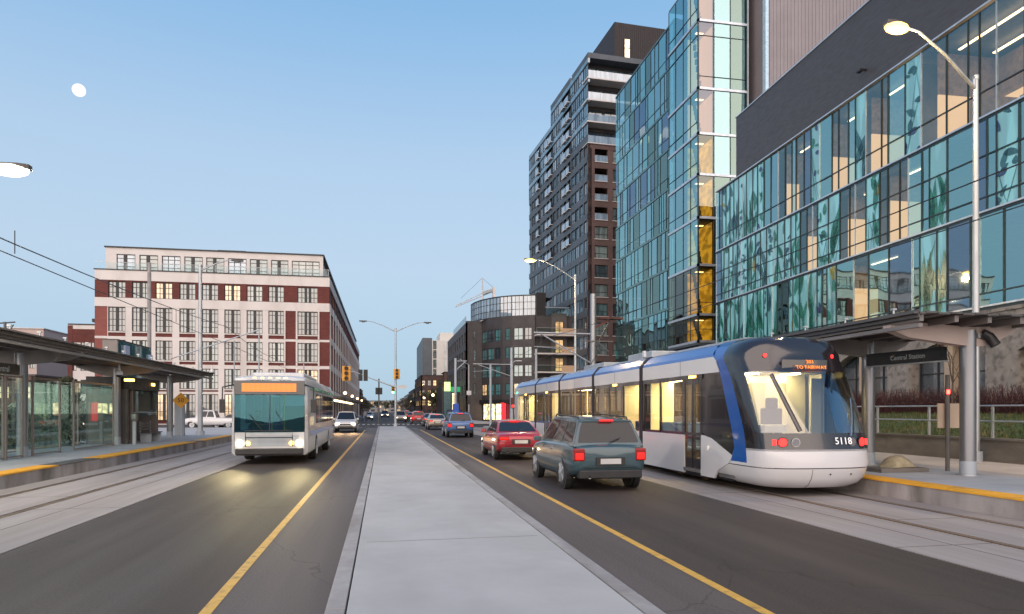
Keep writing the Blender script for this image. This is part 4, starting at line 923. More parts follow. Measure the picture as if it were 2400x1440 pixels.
b = MB(); b.ball((21.1, 18.3, 1.45), .5, 'kerb', 8, 5, (1.3, 1, .5)); tag(b.build('boulder', smooth=30), 'pale flat boulder half sunk in the grass bank', 'rock')
# ---------------------------------------------------------------- trees
def tree(name, label, loc, H, r, seed, leaves=0, lm='leafdark', bark='browntwig', group=None, spread=.5, lsz=.12):
    t = thing(name, label, 'tree', loc, group=group); rr = random.Random(seed); b = MB(); tips = []
    def br(p, d, L, rad, lev):
        q = p + d * L; mid = p + d * L * .5 + Vector((rr.uniform(-1, 1), rr.uniform(-1, 1), 0)) * L * .06
        b.tube([p, mid, q], [rad, rad * .82, rad * .62], bark, 6 if lev < 2 else 3, False)
        if lev >= 4: tips.append((q, L)); return
        for k in range(3 if lev else 4):
            a = rr.uniform(0, 2 * pi); nd = (d + Vector((cos(a), sin(a), rr.uniform(-.1, .3))) * spread * (1 + .25 * lev)).normalized(); br(q if k else mid, nd, L * rr.uniform(.6, .8), rad * .58, lev + 1)
        tips.append((q, L))
    br(Vector((0, 0, 0)), Vector((0, 0, 1)), H * .3, r, 0); b.build('trunk', t, recalc=False)
    if leaves:
        c = MB()
        for i in range(leaves):
            q, L = rr.choice(tips); p = q + Vector((rr.gauss(0, 1), rr.gauss(0, 1), rr.gauss(0, 1))) * H * .035
            a = Vector((rr.uniform(-1, 1), rr.uniform(-1, 1), rr.uniform(-1, 1))).normalized() * lsz; e = Vector((rr.uniform(-1, 1), rr.uniform(-1, 1), rr.uniform(-1, 1))).normalized() * lsz
            c.poly([p - a, p + e, p + a, p - e], lm)
        tag(c.build('crown', t, recalc=False), kind='stuff')
    return t
tree('bare_tree', 'thin bare young tree on the bank behind the right shelter', (23.4, 24.6, 1.6), 4.6, .055, 5, spread=.4)
# ---------------------------------------------------------------- tram
M['tw'] = mat('tram_white', (.62, .62, .64), .28, var=.02, scale=.5, coat=.6)
M['tblue'] = mat('tram_blue', (.008, .09, .36), .28, var=.06, scale=.6, coat=.6)
M['tblack'] = mat('tram_black', (.016, .014, .018), .16, var=.1, coat=.6, spec=.7)
M['tblackm'] = mat('tram_bellows', (.03, .022, .024), .75, var=.2, scale=6, st=(1, 6, 1))
M['tglass'] = glass('tram_glass', (.85, .83, .76), .07, (1, 1, 1), .01, 0, .6)
M['wglass'] = glass('windshield_glass', (.66, .70, .74), .17, (.95, .97, 1), .01, 0)
M['tint'] = mat('tram_interior_panel', (.60, .56, .40), .6, var=.05)
M['tceil'] = emit('tram_ceiling_lamp', (1, .78, .38), 14)
M['seatblue'] = mat('seat_fabric_blue', (.03, .06, .16), .85); M['poley'] = mat('grab_pole_yellow', (.65, .48, .05), .4)
M['tfloor'] = mat('tram_floor', (.10, .10, .10), .7)
M['taill'] = emit('tail_lamp_red', (1, .012, .010), 2.4); M['led'] = emit('led_amber', (1, .24, .02), .6)
M['headl'] = emit('headlamp', (1, .85, .58), 3); M['white_txt'] = mat('white_lettering', (.75, .75, .75), .5, em=(1, 1, 1), es=.12)
M['chrome'] = mat('lamp_bezel', (.5, .5, .52), .2, .9); M['lens'] = mat('lamp_lens', (.3, .3, .32), .1, .5)
TX, TY = 9.09, 12.75
tram = thing('tram', 'white, blue and black light rail tram numbered 5118 standing at the right platform', 'tram', (TX, TY, 0))
HW = 1.325
# nose: z level -> (front offset y, half width, corner depth, back edge y)
lev = [(0.2, 0.3, 1.05, 1.0, 2.35), (0.28, 0.16, 1.2, 1.0, 2.35), (0.42, 0.05, 1.29, 1.0, 2.2), (0.62, 0.0, 1.325, 1.0, 1.65), (0.7, 0.0, 1.325, 0.86, 1.55), (0.98, 0.03, 1.325, 0.86, 1.42), (1.02, 0.035, 1.325, 0.86, 1.4), (1.36, 0.12, 1.325, 0.86, 1.5), (1.42, 0.14, 1.325, 0.86, 1.52), (1.9, 0.35, 1.325, 0.86, 1.72), (2.4, 0.6, 1.325, 0.86, 1.92), (2.62, 0.72, 1.325, 0.86, 2.02), (2.7, 0.76, 1.325, 0.86, 2.06), (3.0, 0.93, 1.325, 0.95, 2.25), (3.12, 0.96, 1.322, 0.93, 2.4), (3.34, 1.03, 1.175, 0.9, 2.52), (3.46, 1.12, 0.98, 0.8, 2.66), (3.5, 1.32, 0.86, 0.6, 2.74)]
NU = 24
def nosering(l):
    z, yf, hw, cd, yb = l; pts = []
    for i in range(NU + 1):
        u = -1 + 2 * i / NU; th = u * pi / 2; x = hw * (abs(sin(th)) ** .78) * (1 if th > 0 else -1); yy = yf + cd * (1 - (max(0, 1 - abs(x / hw) ** 3.3)) ** (1 / 3.3)) if hw else yf
        pts.append((x, yy, z))
    return [(-hw, yb, z)] + pts + [(hw, yb, z)]
rings = [nosering(l) for l in lev]; NP = NU + 3
def strip(name, i0, i1, jf, m, parent=tram, off=0):
    b = MB(); 
    for i in range(i0, i1):
        for j in range(NP - 1):
            if jf(j): b.poly([rings[i][j], rings[i][j + 1], rings[i + 1][j + 1], rings[i + 1][j]], m)
    bm = b; o = b.build(name, parent, smooth=40)
    return o
band = lambda j: j < 1 or j > NP - 3
nb_ = lambda j: not band(j)
def weld(o, d=.001):
    bm = bmesh.new(); bm.from_mesh(o.data); bmesh.ops.remove_doubles(bm, verts=bm.verts, dist=d); bmesh.ops.recalc_face_normals(bm, faces=bm.faces); bm.to_mesh(o.data); bm.free()
    o.data.polygons.foreach_set('use_smooth', [True] * len(o.data.polygons)); o.data.set_sharp_from_angle(angle=radians(40)); return o
weld(strip('bumper', 0, 3, lambda j: True, 'tw')); weld(strip('nose_panel', 3, 5, lambda j: True, 'tw') if 0 else strip('nose_panel', 3, 6, lambda j: nb_(j), 'tw'))
weld(strip('nose_side', 3, 4, band, 'tw')); weld(strip('blue_band', 4, 15, lambda j: j < 1, 'tblue')); weld(strip('blue_band', 4, 15, lambda j: j > NP - 3, 'tblue'))
def nosept(z, x, off=.0):
    for i in range(len(lev) - 1):
        if lev[i][0] <= z <= lev[i + 1][0]: f = (z - lev[i][0]) / (lev[i + 1][0] - lev[i][0]); l = [lev[i][k] * (1 - f) + lev[i + 1][k] * f for k in range(5)]; break
    yy = l[1] + l[3] * (1 - (max(0, 1 - abs(x / l[2]) ** 3.3)) ** (1 / 3.3)); return Vector((x, yy - off, z))
b = MB(); r = rings[3]
for j in range(NP - 1): p, q = Vector(r[j]), Vector(r[j + 1]); n_ = Vector((p.x, p.y - 2, 0)).normalized() * .004; b.poly([p + n_, q + n_, q + n_ + Vector((0, 0, .018)), p + n_ + Vector((0, 0, .018))], 'black')
b.tube([Vector((-.32, 0, 0)) + nosept(z, -.32, .002) * 1.0 - Vector((-.32, 0, 0)) for z in (.21, .28, .42, .60)], .006, 'black', 4)
b.build('panel_gap', tram, recalc=False)
strip_l = weld(strip('lamp_band', 6, 7, nb_, 'tblack')); weld(strip('lamp_band_sill', 5, 6, nb_, 'tblack'))
wl_ = lambda j: nb_(j) and 3 < j < NP - 5
weld(strip('mask_side', 7, 12, lambda j: nb_(j) and j <= 3, 'tblack')); weld(strip('mask_side', 7, 12, lambda j: nb_(j) and j >= NP - 5, 'tblack')); weld(strip('windshield', 7, 12, wl_, 'wglass'))
weld(strip('head_mask', 12, 17, nb_, 'tblack')); weld(strip('roof_shoulder', 15, 17, lambda j: j < 1, 'tblue')); weld(strip('roof_shoulder', 15, 17, lambda j: j > NP - 3, 'tblue'))
b = MB(); rr_ = rings[17]; b.poly([(p[0], p[1], 3.5) for p in rr_], 'tblack'); b.poly([(p[0], p[1], .2) for p in rings[0]], 'black'); b.build('nose_cap', tram, recalc=False)
# windscreen pillar, wiper, lamps
b = MB(); b.tube([nosept(1.40, -.52, .0), nosept(2.0, -.68, .01), nosept(2.62, -.80, .0)], .045, 'tblack', 6); b.build('windscreen_pillar', tram)
b = MB(); b.tube([nosept(1.3, .62, .05), nosept(1.7, .78, .06), nosept(2.1, .92, .05)], .012, 'chrome', 5); b.tube([nosept(1.35, .7, .05), nosept(2.05, .98, .05)], .012, 'black', 5); b.build('wiper', tram)
def lampdisc(name, x, z, r, m, rim='chrome'):
    p = nosept(z, x, .012); q = nosept(z, x + .02, .012); t = (q - p).normalized(); n = Vector((t.y, -t.x, 0)); b = MB()
    b.tube([p + n * -.01, p + n * .012], r * 1.25, rim, 20); o = b.build(name, tram, smooth=40); b = MB(); b.tube([p + n * .012, p + n * .02], r, m, 20); b.build('lens', o, smooth=40)
for s in (-1, 1):
    lampdisc('tail_lamp', s * .92, 1.17, .085, 'taill', 'black'); lampdisc('headlamp', s * .66, 1.17, .075, 'lens'); lampdisc('marker_lamp', s * .82, 3.05, .04, 'taill', 'black')
    p = nosept(1.17, s * 1.07, .014); b = MB(); b.tube([p + Vector((0, 0, -.06)), p + Vector((0, 0, .06))], .035, 'taill', 8); b.build('turn_signal', tram)
for x in (.1, .6): 
    p = nosept(.5, x, .004); b = MB(); b.tube([p, p + Vector((0, -.01, 0))], .018, 'black', 8); b.build('bolt_cap', tram)
text('5118', .21, 'white_txt', 'fleet_number', tram, nosept(1.19, .42, .03) + Vector((0, -.012, 0)), (radians(78), 0, atan((nosept(1.19, .52).y - nosept(1.19, .32).y) / .2)), .003, 1.0)
# destination display inside the black mask
b = MB(); p = nosept(2.83, 0, .02); b.box(-.52, .58, p.y - .006, p.y + .02, 2.72, 2.95, 'tblack'); dd = b.build('destination_display', tram)
text('301', .13, 'led', 'route_number', dd, (.14, p.y - .035, 2.905), (radians(62), 0, 0), .002); text('TO FAIRWAY', .125, 'led', 'destination', dd, (.14, p.y - .09, 2.78), (radians(62), 0, 0), .002)
# cab interior
b = MB(); b.box(-1.15, 1.15, 2.45, 2.5, .5, 3.2, 'tint'); b.box(-.55, .05, 2.42, 2.45, 1.3, 2.5, 'cabglow') if M.setdefault('cabglow', emit('cab_doorway_glow', (1, .78, .36), .2)) else 0  # emissive panels on the partition stand for light from the saloon
b.box(.45, .62, 2.42, 2.45, 1.2, 2.5, 'cabglow'); b.box(-1.0, -.85, 2.42, 2.45, 1.0, 2.6, 'cabglow'); b.box(-1.1, 1.1, .75, 2.45, .9, 1.15, 'midgrey'); b.box(-1.0, 1.0, .9, 2.45, .35, .5, 'tfloor'); b.build('cab_partition', tram)
b = MB(); b.box(-.44, .07, 1.7, 1.85, 1.1, 1.90, 'black'); b.box(-.32, -.04, 1.7, 1.84, 1.86, 2.14, 'black'); b.box(-.40, .03, 1.35, 1.85, .95, 1.1, 'black'); b.build('driver_seat', tram, bevel=.05)
b = MB(); b.box(-.85, -.3, .95, 1.3, 1.35, 1.52, 'tint'); b.bar((-.7, 1.1, 1.1), (-.5, 1.1, 1.4), .04, .04, 'tint'); b.build('console', tram, bevel=.02)
# passenger modules
def tmodule(y0, y1, parts, cab=False):
    """side walls both sides, built between y0 and y1; parts = list of (a, b, 'win'|'door'|'pan')"""
    for s in (-1, 1):
        G = lambda u, z, d: (s * (HW - .0 + d), u, z)
        b = MB(); hs = [(a, c) for a, c, k in parts if k == 'door']; x = y0
        for a, c in hs + [(y1, y1)]:
            if a > x:
                if cab and x == y0:
                    pl = [(2.35, .22), (a, .22), (a, 1.24), (2.5, 1.17), (1.50, .82), (1.58, .70), (1.68, .62), (2.2, .42)]
                    b.prism(pl, G, -.05, -.003, 'tw')
                else: b.fbox(G, x, a, .22, 1.2, -.05, 0, 'tw')
            x = c
        b.build('lower_panel', tram)
        b = MB()
        if cab: b.prism([(2.06, 2.74), (y1, 2.74), (y1, 3.12), (2.40, 3.12), (2.2, 2.98)], G, -.05, 0, 'tw')
        else: b.fbox(G, y0, y1, 2.74, 3.12, -.05, 0, 'tw')
        for yy in (y0 + (y1 - y0) * .5,): b.fbox(G, yy, yy + .012, 2.74, 3.12, 0, .003, 'black')
        b.build('cantrail', tram)
        b = MB(); prof = [(HW, 3.12), (HW - .03, 3.2), (1.12, 3.40), (.92, 3.47)]
        for i in range(3): (x0, z0), (x1, z1) = prof[i], prof[i + 1]; ya = (2.35 + .1 * i) if cab else y0; b.poly([(s * x0, ya, z0), (s * x0, y1, z0), (s * x1, y1, z1), (s * x1, ya + .1, z1)], 'tblue')
        b.build('roof_edge', tram, smooth=60)
        b = MB(); yw = 2.9 if cab else y0; b.fbox(G, yw, y1, 2.62, 2.74, -.04, -.006, 'tblack'); b.fbox(G, yw, y1, 1.2, 1.27, -.04, -.006, 'tblack')
        if cab: b.prism([(1.455, .80), (1.42, .98), (1.50, 1.36), (1.72, 1.9), (1.92, 2.4), (2.06, 2.74), (2.98, 2.74), (2.98, 1.24), (2.5, 1.17)], G, -.04, -.006, 'tblack')
        for a, c, k in parts:
            b.fbox(G, a - .05, a + .03, 1.2, 2.66, -.045, -.003, 'tblack'); b.fbox(G, c - .03, c + .05, 1.2, 2.66, -.045, -.003, 'tblack')
            if k == 'pan': b.fbox(G, a, c, 1.2, 2.66, -.04, -.005, 'tblack')
        fr = b.build('window_band', tram)
        for a, c, k in parts:
            if k == 'win': g = MB(); g.fquad(G, a + .03, c - .03, 1.25, 2.64, -.03, 'tglass'); g.build('window', tram)
            if k == 'door':
                mid = (a + c) / 2; d = MB()
                lv = ((a, mid), (mid, c)) if c - a > .9 else ((a, c),)
                for p, q in lv:
                    for e in ((p + .02, p + .09), (q - .09, q - .02)): d.fbox(G, e[0], e[1], .36, 2.66, -.06, -.02, 'tblack')
                    d.fbox(G, p + .09, q - .09, .36, .62, -.06, -.02, 'tblack'); d.fbox(G, p + .09, q - .09, 2.5, 2.66, -.06, -.02, 'tblack'); d.fbox(G, p + .09, q - .09, 1.1, 1.18, -.06, -.02, 'tblack')
                d.fbox(G, a, c, .28, .36, -.1, .02, 'chrome'); dr = d.build('door', tram)
                g = MB()
                for p, q in lv: g.fquad(G, p + .09, q - .09, .62, 1.1, -.04, 'tglass'); g.fquad(G, p + .09, q - .09, 1.18, 2.5, -.04, 'tglass')
                g.build('door_glass', dr)
                e = MB(); e.fbox(G, mid - .2, mid + .2, 2.66, 2.72, -.02, .004, 'ambersign'); e.build('door_light', tram)
    b = MB(); b.box(-.95, .95, y0 if not cab else 2.7, y1, 3.44, 3.48, 'galvdull'); b.box(-.7, .7, y0 + .5, y1 - .5, 3.48, 3.56, 'galvdull'); b.build('roof', tram, bevel=.01)
    b = MB(); b.box(-1.25, 1.25, y0, y1, .30, .38, 'tfloor'); b.box(-1.2, 1.2, y0 + .02, y1 - .02, 2.72, 2.76, 'tint'); b.build('floor', tram)
    b = MB(); b.box(-.62, -.45, y0 + .3, y1 - .3, 2.69, 2.715, 'tceil'); b.box(.45, .62, y0 + .3, y1 - .3, 2.69, 2.715, 'tceil'); b.build('ceiling_lights', tram)
    l = bpy.data.lights.new('tram_ceiling_light', 'AREA'); l.shape = 'RECTANGLE'; l.size = 1.2; l.size_y = y1 - y0 - .6; l.energy = 42 * (y1 - y0) / 5; l.color = (1, .74, .34)
    lo = bpy.data.objects.new('tram_ceiling_light', l); sc.collection.objects.link(lo); lo.parent = tram; lo.location = (0, (y0 + y1) / 2, 2.66)
    b = MB(); k_ = max(2, int((y1 - y0) / 1.6))
    for i in range(k_): ya = y0 + .3 + i * (y1 - y0 - .4) / k_; b.box(1.18, 1.25, ya, ya + .5, .4, 2.7, 'tint'); b.box(.9, 1.2, ya, ya + .04, .4, 2.6, 'tint')
    b.build('wall_lining', tram)
    b = MB(); b.box(-1.15, -.95, y0 + .2, y1 - .2, .2, .34, 'black'); b.box(.95, 1.15, y0 + .2, y1 - .2, .2, .34, 'black'); b.build('skirt_frame', tram)
def tinterior(y0, y1, seats, walls):
    b = MB()
    for y in walls: b.box(-1.22, -.5, y, y + .05, .38, 2.7, 'tint'); b.box(.5, 1.22, y, y + .05, .38, 2.7, 'tint')
    if walls: b.build('partition', tram)
    for y in seats:
        for s in (-1, 1): b = MB(); b.box(s * .75 - .42, s * .75 + .42, y, y + .45, .75, .85, 'seatblue'); b.box(s * .75 - .42, s * .75 + .42, y + .42, y + .5, .85, 1.5, 'seatblue'); b.build('seat', tram, bevel=.03)
    b = MB()
    for y in seats: b.tube([(-.3, y + .2, .38), (-.3, y + .2, 2.7)], .018, 'poley', 6); b.tube([(.3, y + .5, .38), (.3, y + .5, 2.7)], .018, 'poley', 6)
    if seats: b.build('grab_poles', tram)
tmodule(1.55, 6.9, [(3.05, 4.0, 'door'), (4.1, 5.55, 'win'), (5.6, 6.85, 'win')], True)
tinterior(1.5, 6.9, [4.4, 5.4], [3.0, 6.5])
for k, (a, c) in enumerate(((7.15, 11.75), (12.0, 16.75), (17.0, 21.6))):
    w_ = c - a; tmodule(a, c, [(a + .05, a + w_ * .33, 'win'), (a + w_ * .36, a + w_ * .64, 'door' if k != 1 else 'win'), (a + w_ * .67, c - .05, 'win')]); tinterior(a, c, [a + .3, a + 1.0, c - 1.0] if k == 1 else [a + .3, c - .9], [a + w_ * .35] if k != 1 else [])
tmodule(21.85, 26.4, [(22.0, 23.6, 'win'), (23.7, 24.7, 'door'), (24.8, 26.2, 'win')]); tinterior(21.85, 26, [22.3, 25], [24.9])
for a, c in ((6.9, 7.15), (11.75, 12.0), (16.75, 17.0), (21.6, 21.85)):
    b = MB(); n = 5
    for i in range(n): y = a + (c - a) * (i + .5) / n; b.prism([(-HW - .015, .3), (HW + .015, .3), (HW + .015, 3.15), (1.1, 3.46), (-1.1, 3.46), (-HW - .015, 3.15)], lambda x, z, d: (x, d, z), y - .022, y + .022, 'tblackm')
    b.prism([(-HW, .3), (HW, .3), (HW, 3.12), (1.08, 3.44), (-1.08, 3.44), (-HW, 3.12)], lambda x, z, d: (x, d, z), a, c, 'tblackm'); b.build('bellows', tram)
# rear cab, mirrored taper
b = MB(); rg = []
for y, hw, zt in ((26.4, HW, 3.46), (27.6, 1.28, 3.42), (28.2, 1.15, 2.9), (28.6, .8, 1.6), (28.7, .6, .9)): rg.append([(-hw, y, .3), (hw, y, .3), (hw, y, min(3.1, zt)), (hw * .8, y, zt), (-hw * .8, y, zt), (-hw, y, min(3.1, zt))])
b.loft(rg, lambda i, j: 'tblue' if j in (2, 3, 4) else ('tw' if i == 0 else 'tblack')); b.build('rear_cab', tram)
# bogies and wheels
for y in (4.6, 14.4, 24.0):
    b = MB(); b.box(-1.05, 1.05, y - 1.1, y + 1.1, .12, .4, 'black'); bo = b.build('bogie', tram)
    for yy in (y - .75, y + .75):
        for s in (-1, 1): q = MB(); q.tube([(s * .68, yy, .31), (s * .8, yy, .31)], .3, 'rail', 20); q.build('wheel', bo, smooth=40)
b = MB(); b.box(-.5, .5, 8.2, 10.4, 3.5, 3.78, 'galvdull'); b.box(-.6, .6, 12.8, 15.5, 3.5, 3.72, 'galvdull'); b.build('roof_equipment', tram, bevel=.03)
b = MB(); b.tube([(-.3, 15.6, 3.75), (-.2, 14.6, 4.3), (0, 15.5, 4.8)], .025, 'steel_dark', 6); b.tube([(.3, 15.6, 3.75), (.2, 14.6, 4.3), (0, 15.5, 4.8)], .025, 'steel_dark', 6); b.box(-.7, .7, 15.45, 15.55, 4.79, 4.83, 'steel_dark'); b.build('pantograph', tram)
b = MB(); b.box(-HW - .08, -HW, 6.6, 6.75, 3.42, 3.62, 'whitep') if M.setdefault('whitep', mat('camera_housing', (.6, .6, .62), .4)) else 0
b.build('side_camera', tram, bevel=.02)
# headlamp glow of the standing tram on the road: small lamps at the two front lamps are unlit, the tail lamps are
for s in (-1, 1): pass
# ---------------------------------------------------------------- wheels, cars, bus
def wheel(parent, x, y, r=.33, w=.22, s=1):
    q = MB(); q.tube([(x - s * w, y, r), (x - s * .03, y, r), (x, y, r)], [r, r, r * .93], 'rubber', 22); wh = q.build('wheel', parent, smooth=40)
    q = MB(); q.tube([(x - s * .02, y, r), (x + s * .006, y, r)], r * .66, 'chrome', 18); 
    for k in range(5): a = k * 2 * pi / 5; q.bar((x + s * .008, y, r), (x + s * .008, y + cos(a) * r * .6, r + sin(a) * r * .6), .01, .07, 'galvdull')
    q.build('rim', wh, smooth=40)
M['carglass'] = mat('car_glass', (.012, .014, .018), .05, var=.05, spec=.5)
M['plate'] = mat('licence_plate', (.5, .5, .5), .5); M['carglow'] = emit('tail_lamp_lit', (1, .006, .004), .8); M['trimblk'] = mat('black_trim', (.02, .02, .022), .5)
def car(name, label, cat, loc, rot, paint, kind='sedan', brake=True, head=True, group='cars in the traffic lanes'):
    """local +y is forwards"""
    t = thing(name, label, cat, loc, rot, group)
    if kind == 'sedan': L = 2.3; st = [(-2.3, .75, .80, .50), (-2.22, .86, 1.0, .30), (-1.5, .90, 1.04, .22), (-.6, .91, .98, .20), (.6, .91, .97, .20), (1.1, .91, .95, .20), (1.9, .87, .84, .24), (2.2, .80, .72, .30), (2.3, .66, .62, .42)]; gb = [(-1.75, 1.02), (1.25, .95)]; rf = [(-.85, 1.42), (.35, 1.44)]
    elif kind == 'suv': L = 2.3; st = [(-2.28, .80, .98, .50), (-2.2, .88, 1.08, .32), (-1.5, .92, 1.10, .25), (-.4, .93, 1.08, .23), (.9, .93, 1.06, .23), (1.2, .92, 1.04, .23), (1.95, .89, .98, .26), (2.2, .84, .85, .32), (2.3, .72, .72, .45)]; gb = [(-2.18, 1.06), (1.35, 1.02)]; rf = [(-1.9, 1.62), (.45, 1.68)]
    else: L = 2.9; st = [(-2.6, .86, 1.02, .55), (-2.5, .94, 1.05, .38), (-1.5, .96, 1.08, .32), (.9, .96, 1.10, .32), (1.5, .95, 1.12, .32), (2.3, .93, 1.05, .34), (2.5, .88, .95, .38), (2.6, .8, .8, .5)]; gb = [(-.5, 1.06), (1.5, 1.08)]; rf = [(-.2, 1.78), (.8, 1.80)]
    M_ = paint; rg = []
    for y, hw, zt, zb in st:
        h = [(.80 * hw, zb), (.95 * hw, zb + .07), (hw, zb + (zt - zb) * .35), (hw * .985, zb + (zt - zb) * .68), (hw * .94, zt - .07), (hw * .86, zt - .01), (hw * .4, zt + .012)]
        rg.append([(x, y, z) for x, z in h] + [(-x, y, z) for x, z in h[::-1]])
    b = MB(); b.loft(rg, M_); body = b.build('body', t, smooth=80); q = body.modifiers.new('sub', 'SUBSURF'); q.levels = q.render_levels = 2
    # greenhouse: glass shell with painted roof and pillars
    hwb, hwt = st[3][1] * .90, st[3][1] * .68
    (yb0, zb0), (yb1, zb1) = gb; (yt0, zt0), (yt1, zt1) = rf
    A = [(-hwb, yb0, zb0 - .05), (hwb, yb0, zb0 - .05), (hwb * .97, yb1, zb1 - .03), (-hwb * .97, yb1, zb1 - .03)]; Bq = [(-hwt, yt0, zt0), (hwt, yt0, zt0), (hwt * .96, yt1, zt1), (-hwt * .96, yt1, zt1)]
    b = MB(); b.hexa(A + Bq, M_); n = 6; rows = []
    for i in range(n + 1):
        y = yt0 - .04 + (yt1 - yt0 + .1) * i / n; zz = zt0 + (zt1 - zt0) * i / n + .035 * sin(pi * i / n)
        rows.append([(x * hwt * 1.0, y, zz - .045 * x * x + .025) for x in (-1, -.6, 0, .6, 1)] + [(x * hwt * .99, y, zz - .06) for x in (1, 0, -1)])
    b.loft(rows, M_); roof = b.build('cabin_shell', t, smooth=60, bevel=.03)
    def gl(c, u0, u1, v0, v1, nm):
        c = [Vector(q) for q in c]; f = lambda u, v: (c[0] * (1 - u) + c[1] * u) * (1 - v) + (c[3] * (1 - u) + c[2] * u) * v
        n_ = (c[1] - c[0]).cross(c[3] - c[0]).normalized() * .006; b = MB(); k = .12
        b.poly([f(u, v) + n_ for u, v in ((u0 + .01, v0), (u1 - .01, v0), (u1, v0 + .06), (u1, v1 - k), (u1 - .02, v1), (u0 + .02, v1), (u0, v1 - k), (u0, v0 + .06))], 'carglass'); return b.build(nm, t, recalc=False)
    gl([A[0], A[1], Bq[1], Bq[0]], .05, .95, .16, .90, 'rear_window'); gl([A[2], A[3], Bq[3], Bq[2]], .04, .96, .10, .93, 'windshield')
    sp = ((.06, .30), (.33, .60), (.63, .95)) if kind == 'suv' else ((.10, .47), (.51, .93))
    for u0, u1 in sp: gl([A[1], A[2], Bq[2], Bq[1]], u0, u1, .16, .90, 'side_window'); gl([A[3], A[0], Bq[0], Bq[3]], 1 - u1, 1 - u0, .16, .90, 'side_window')
    if kind == 'suv':
        for s in (-1, 1): q = MB(); q.tube([(s * hwt * .93, yt0 + .15, zt0 + .0), (s * hwt * .93, yt0 + .2, zt0 + .06), (s * hwt * .93, yt1 - .2, zt1 + .06), (s * hwt * .93, yt1 - .1, zt1)], .018, 'trimblk', 6); q.build('roof_rail', t)
    q = MB(); q.tube([(.0, yb0 - .03, zb0 + .06), (.28, yb0 + .03, zb0 + .16)], .01, 'trimblk', 5); q.build('wiper', t)
    q = MB(); q.tube([(-.5, -L + .06, .33), (-.5, -L - .03, .33)], .035, 'chrome', 10); q.build('exhaust', t)
    q = MB(); q.box(-.34, .34, -L - .008, -L + .03, .60, .78, 'trimblk'); q.box(-.62, .62, -L - .006, -L + .05, .555, .565, 'trimblk'); q.build('tailgate_trim', t)
    if kind == 'pickup': pass
    wy = (-1.38, 1.42) if kind != 'pickup' else (-1.6, 1.75); r = .32 if kind == 'sedan' else .37; hw = st[3][1] * .962
    for s in (-1, 1):
        for y in wy:
            q = MB(); q.tube([(s * (hw - .12), y, r + .01), (s * (hw + .004), y, r + .01)], r * 1.17, 'trimblk', 22); q.build('wheel_arch', t); wheel(t, s * (hw + .012), y, r, .2, s)
        q = MB(); q.box(s * hw * .99 - .004, s * hw * .99 + .004, -.62, -.61, .35, zb0 - .1, 'trimblk'); q.box(s * hw - .005, s * hw + .005, .45, .46, .35, zb0 - .1, 'trimblk'); q.box(s * hw - .015, s * hw + .018, -.4, -.25, zb0 - .2, zb0 - .17, M_); q.build('door_seam', t)
        q = MB(); q.box(min(s * (hw - .05), s * (hw + .14)), max(s * (hw - .05), s * (hw + .14)), yb1 - .42, yb1 - .3, zb1 + .0, zb1 + .13, M_); q.build('mirror', t, bevel=.02)
        zt = st[1][2]
        xa_, xb_ = sorted((s * st[1][1] * .965, s * st[1][1] * (.52 if kind == 'sedan' else .68))); za_, zb_ = (zt - .25, zt - .11) if kind == 'sedan' else (zt - .38, zt - .10)
        q = MB(); q.box(xa_, xb_, -L + .005, -L + .18, za_, zb_, 'redoff'); tl = q.build('tail_light', t, bevel=.03)
        q = MB(); q.box(xa_ + .035, xb_ - .035, -L - .003, -L + .05, za_ + .03, za_ + (zb_ - za_) * .62, 'carglow' if brake else 'redoff'); q.build('lens', tl, bevel=.01)
        q = MB(); fy = st[-1][0]; q.box(*sorted((s * .80, s * .42)), fy - .22, fy - .02, st[-1][2] - .10, st[-1][2] + .04, 'headl' if head else 'lens'); q.build('headlight', t, bevel=.02)
    q = MB(); q.box(-.24, .24, -L - .015, -L + .05, .63, .75, 'plate'); q.build('plate', t)
    q = MB(); q.box(-.74, .74, -L - .03, -L + .2, .30, .50, 'trimblk'); q.build('bumper', t, bevel=.03); q = MB(); q.box(-.6, .6, st[-1][0] - .12, st[-1][0] + .03, .34, .52, 'trimblk'); q.build('bumper', t, bevel=.03)
    q = MB(); q.box(-.5, .5, st[-1][0] - .1, st[-1][0] + .01, st[-1][2] - .12, st[-1][2] - .02, 'trimblk'); q.build('grille', t)
    if brake: q = MB(); q.box(-.16, .16, yt0 - .10, yt0 - .04, zt0 - .03, zt0 - .0, 'carglow'); q.build('brake_light', t)
    return t
M['redoff'] = mat('tail_lens', (.25, .01, .01), .2)
def paint(n, c): return mat('paint_' + n, c, .3, .15, var=.04, scale=1, coat=.8)
car('car', 'dark teal suv with red tail lights nearest in the right lane, beside the tram', 'car', (5.05, 17.0, 0), 0, paint('teal', (.035, .075, .095)), 'suv')
car('car', 'red sedan with glowing tail lights in the right lane behind the dark suv', 'car', (4.95, 26.6, 0), 0, paint('red', (.32, .015, .03)), 'sedan')
car('car', 'blue suv with tail lights on, third in the right lane', 'car', (5.1, 47.4, 0), 0, paint('blue', (.05, .13, .32)), 'suv')
car('car', 'silver tan sedan ahead of the blue suv', 'car', (5.0, 65.5, 0), 0, paint('silver', (.45, .37, .30)), 'sedan')
car('car', 'dark sedan just ahead of the silver tan sedan at the junction', 'car', (5.3, 78, 0), 0, paint('dark', (.04, .05, .07)), 'sedan')
car('car', 'bright red hatchback crossing the junction under the shop fronts', 'car', (4.6, 92, 0), 0, paint('brightred', (.42, .01, .02)), 'suv')
car('car', 'white suv coming towards the camera behind the bus', 'car', (-3.0, 59.5, 0), pi, paint('white', (.55, .55, .56)), 'suv', brake=False)
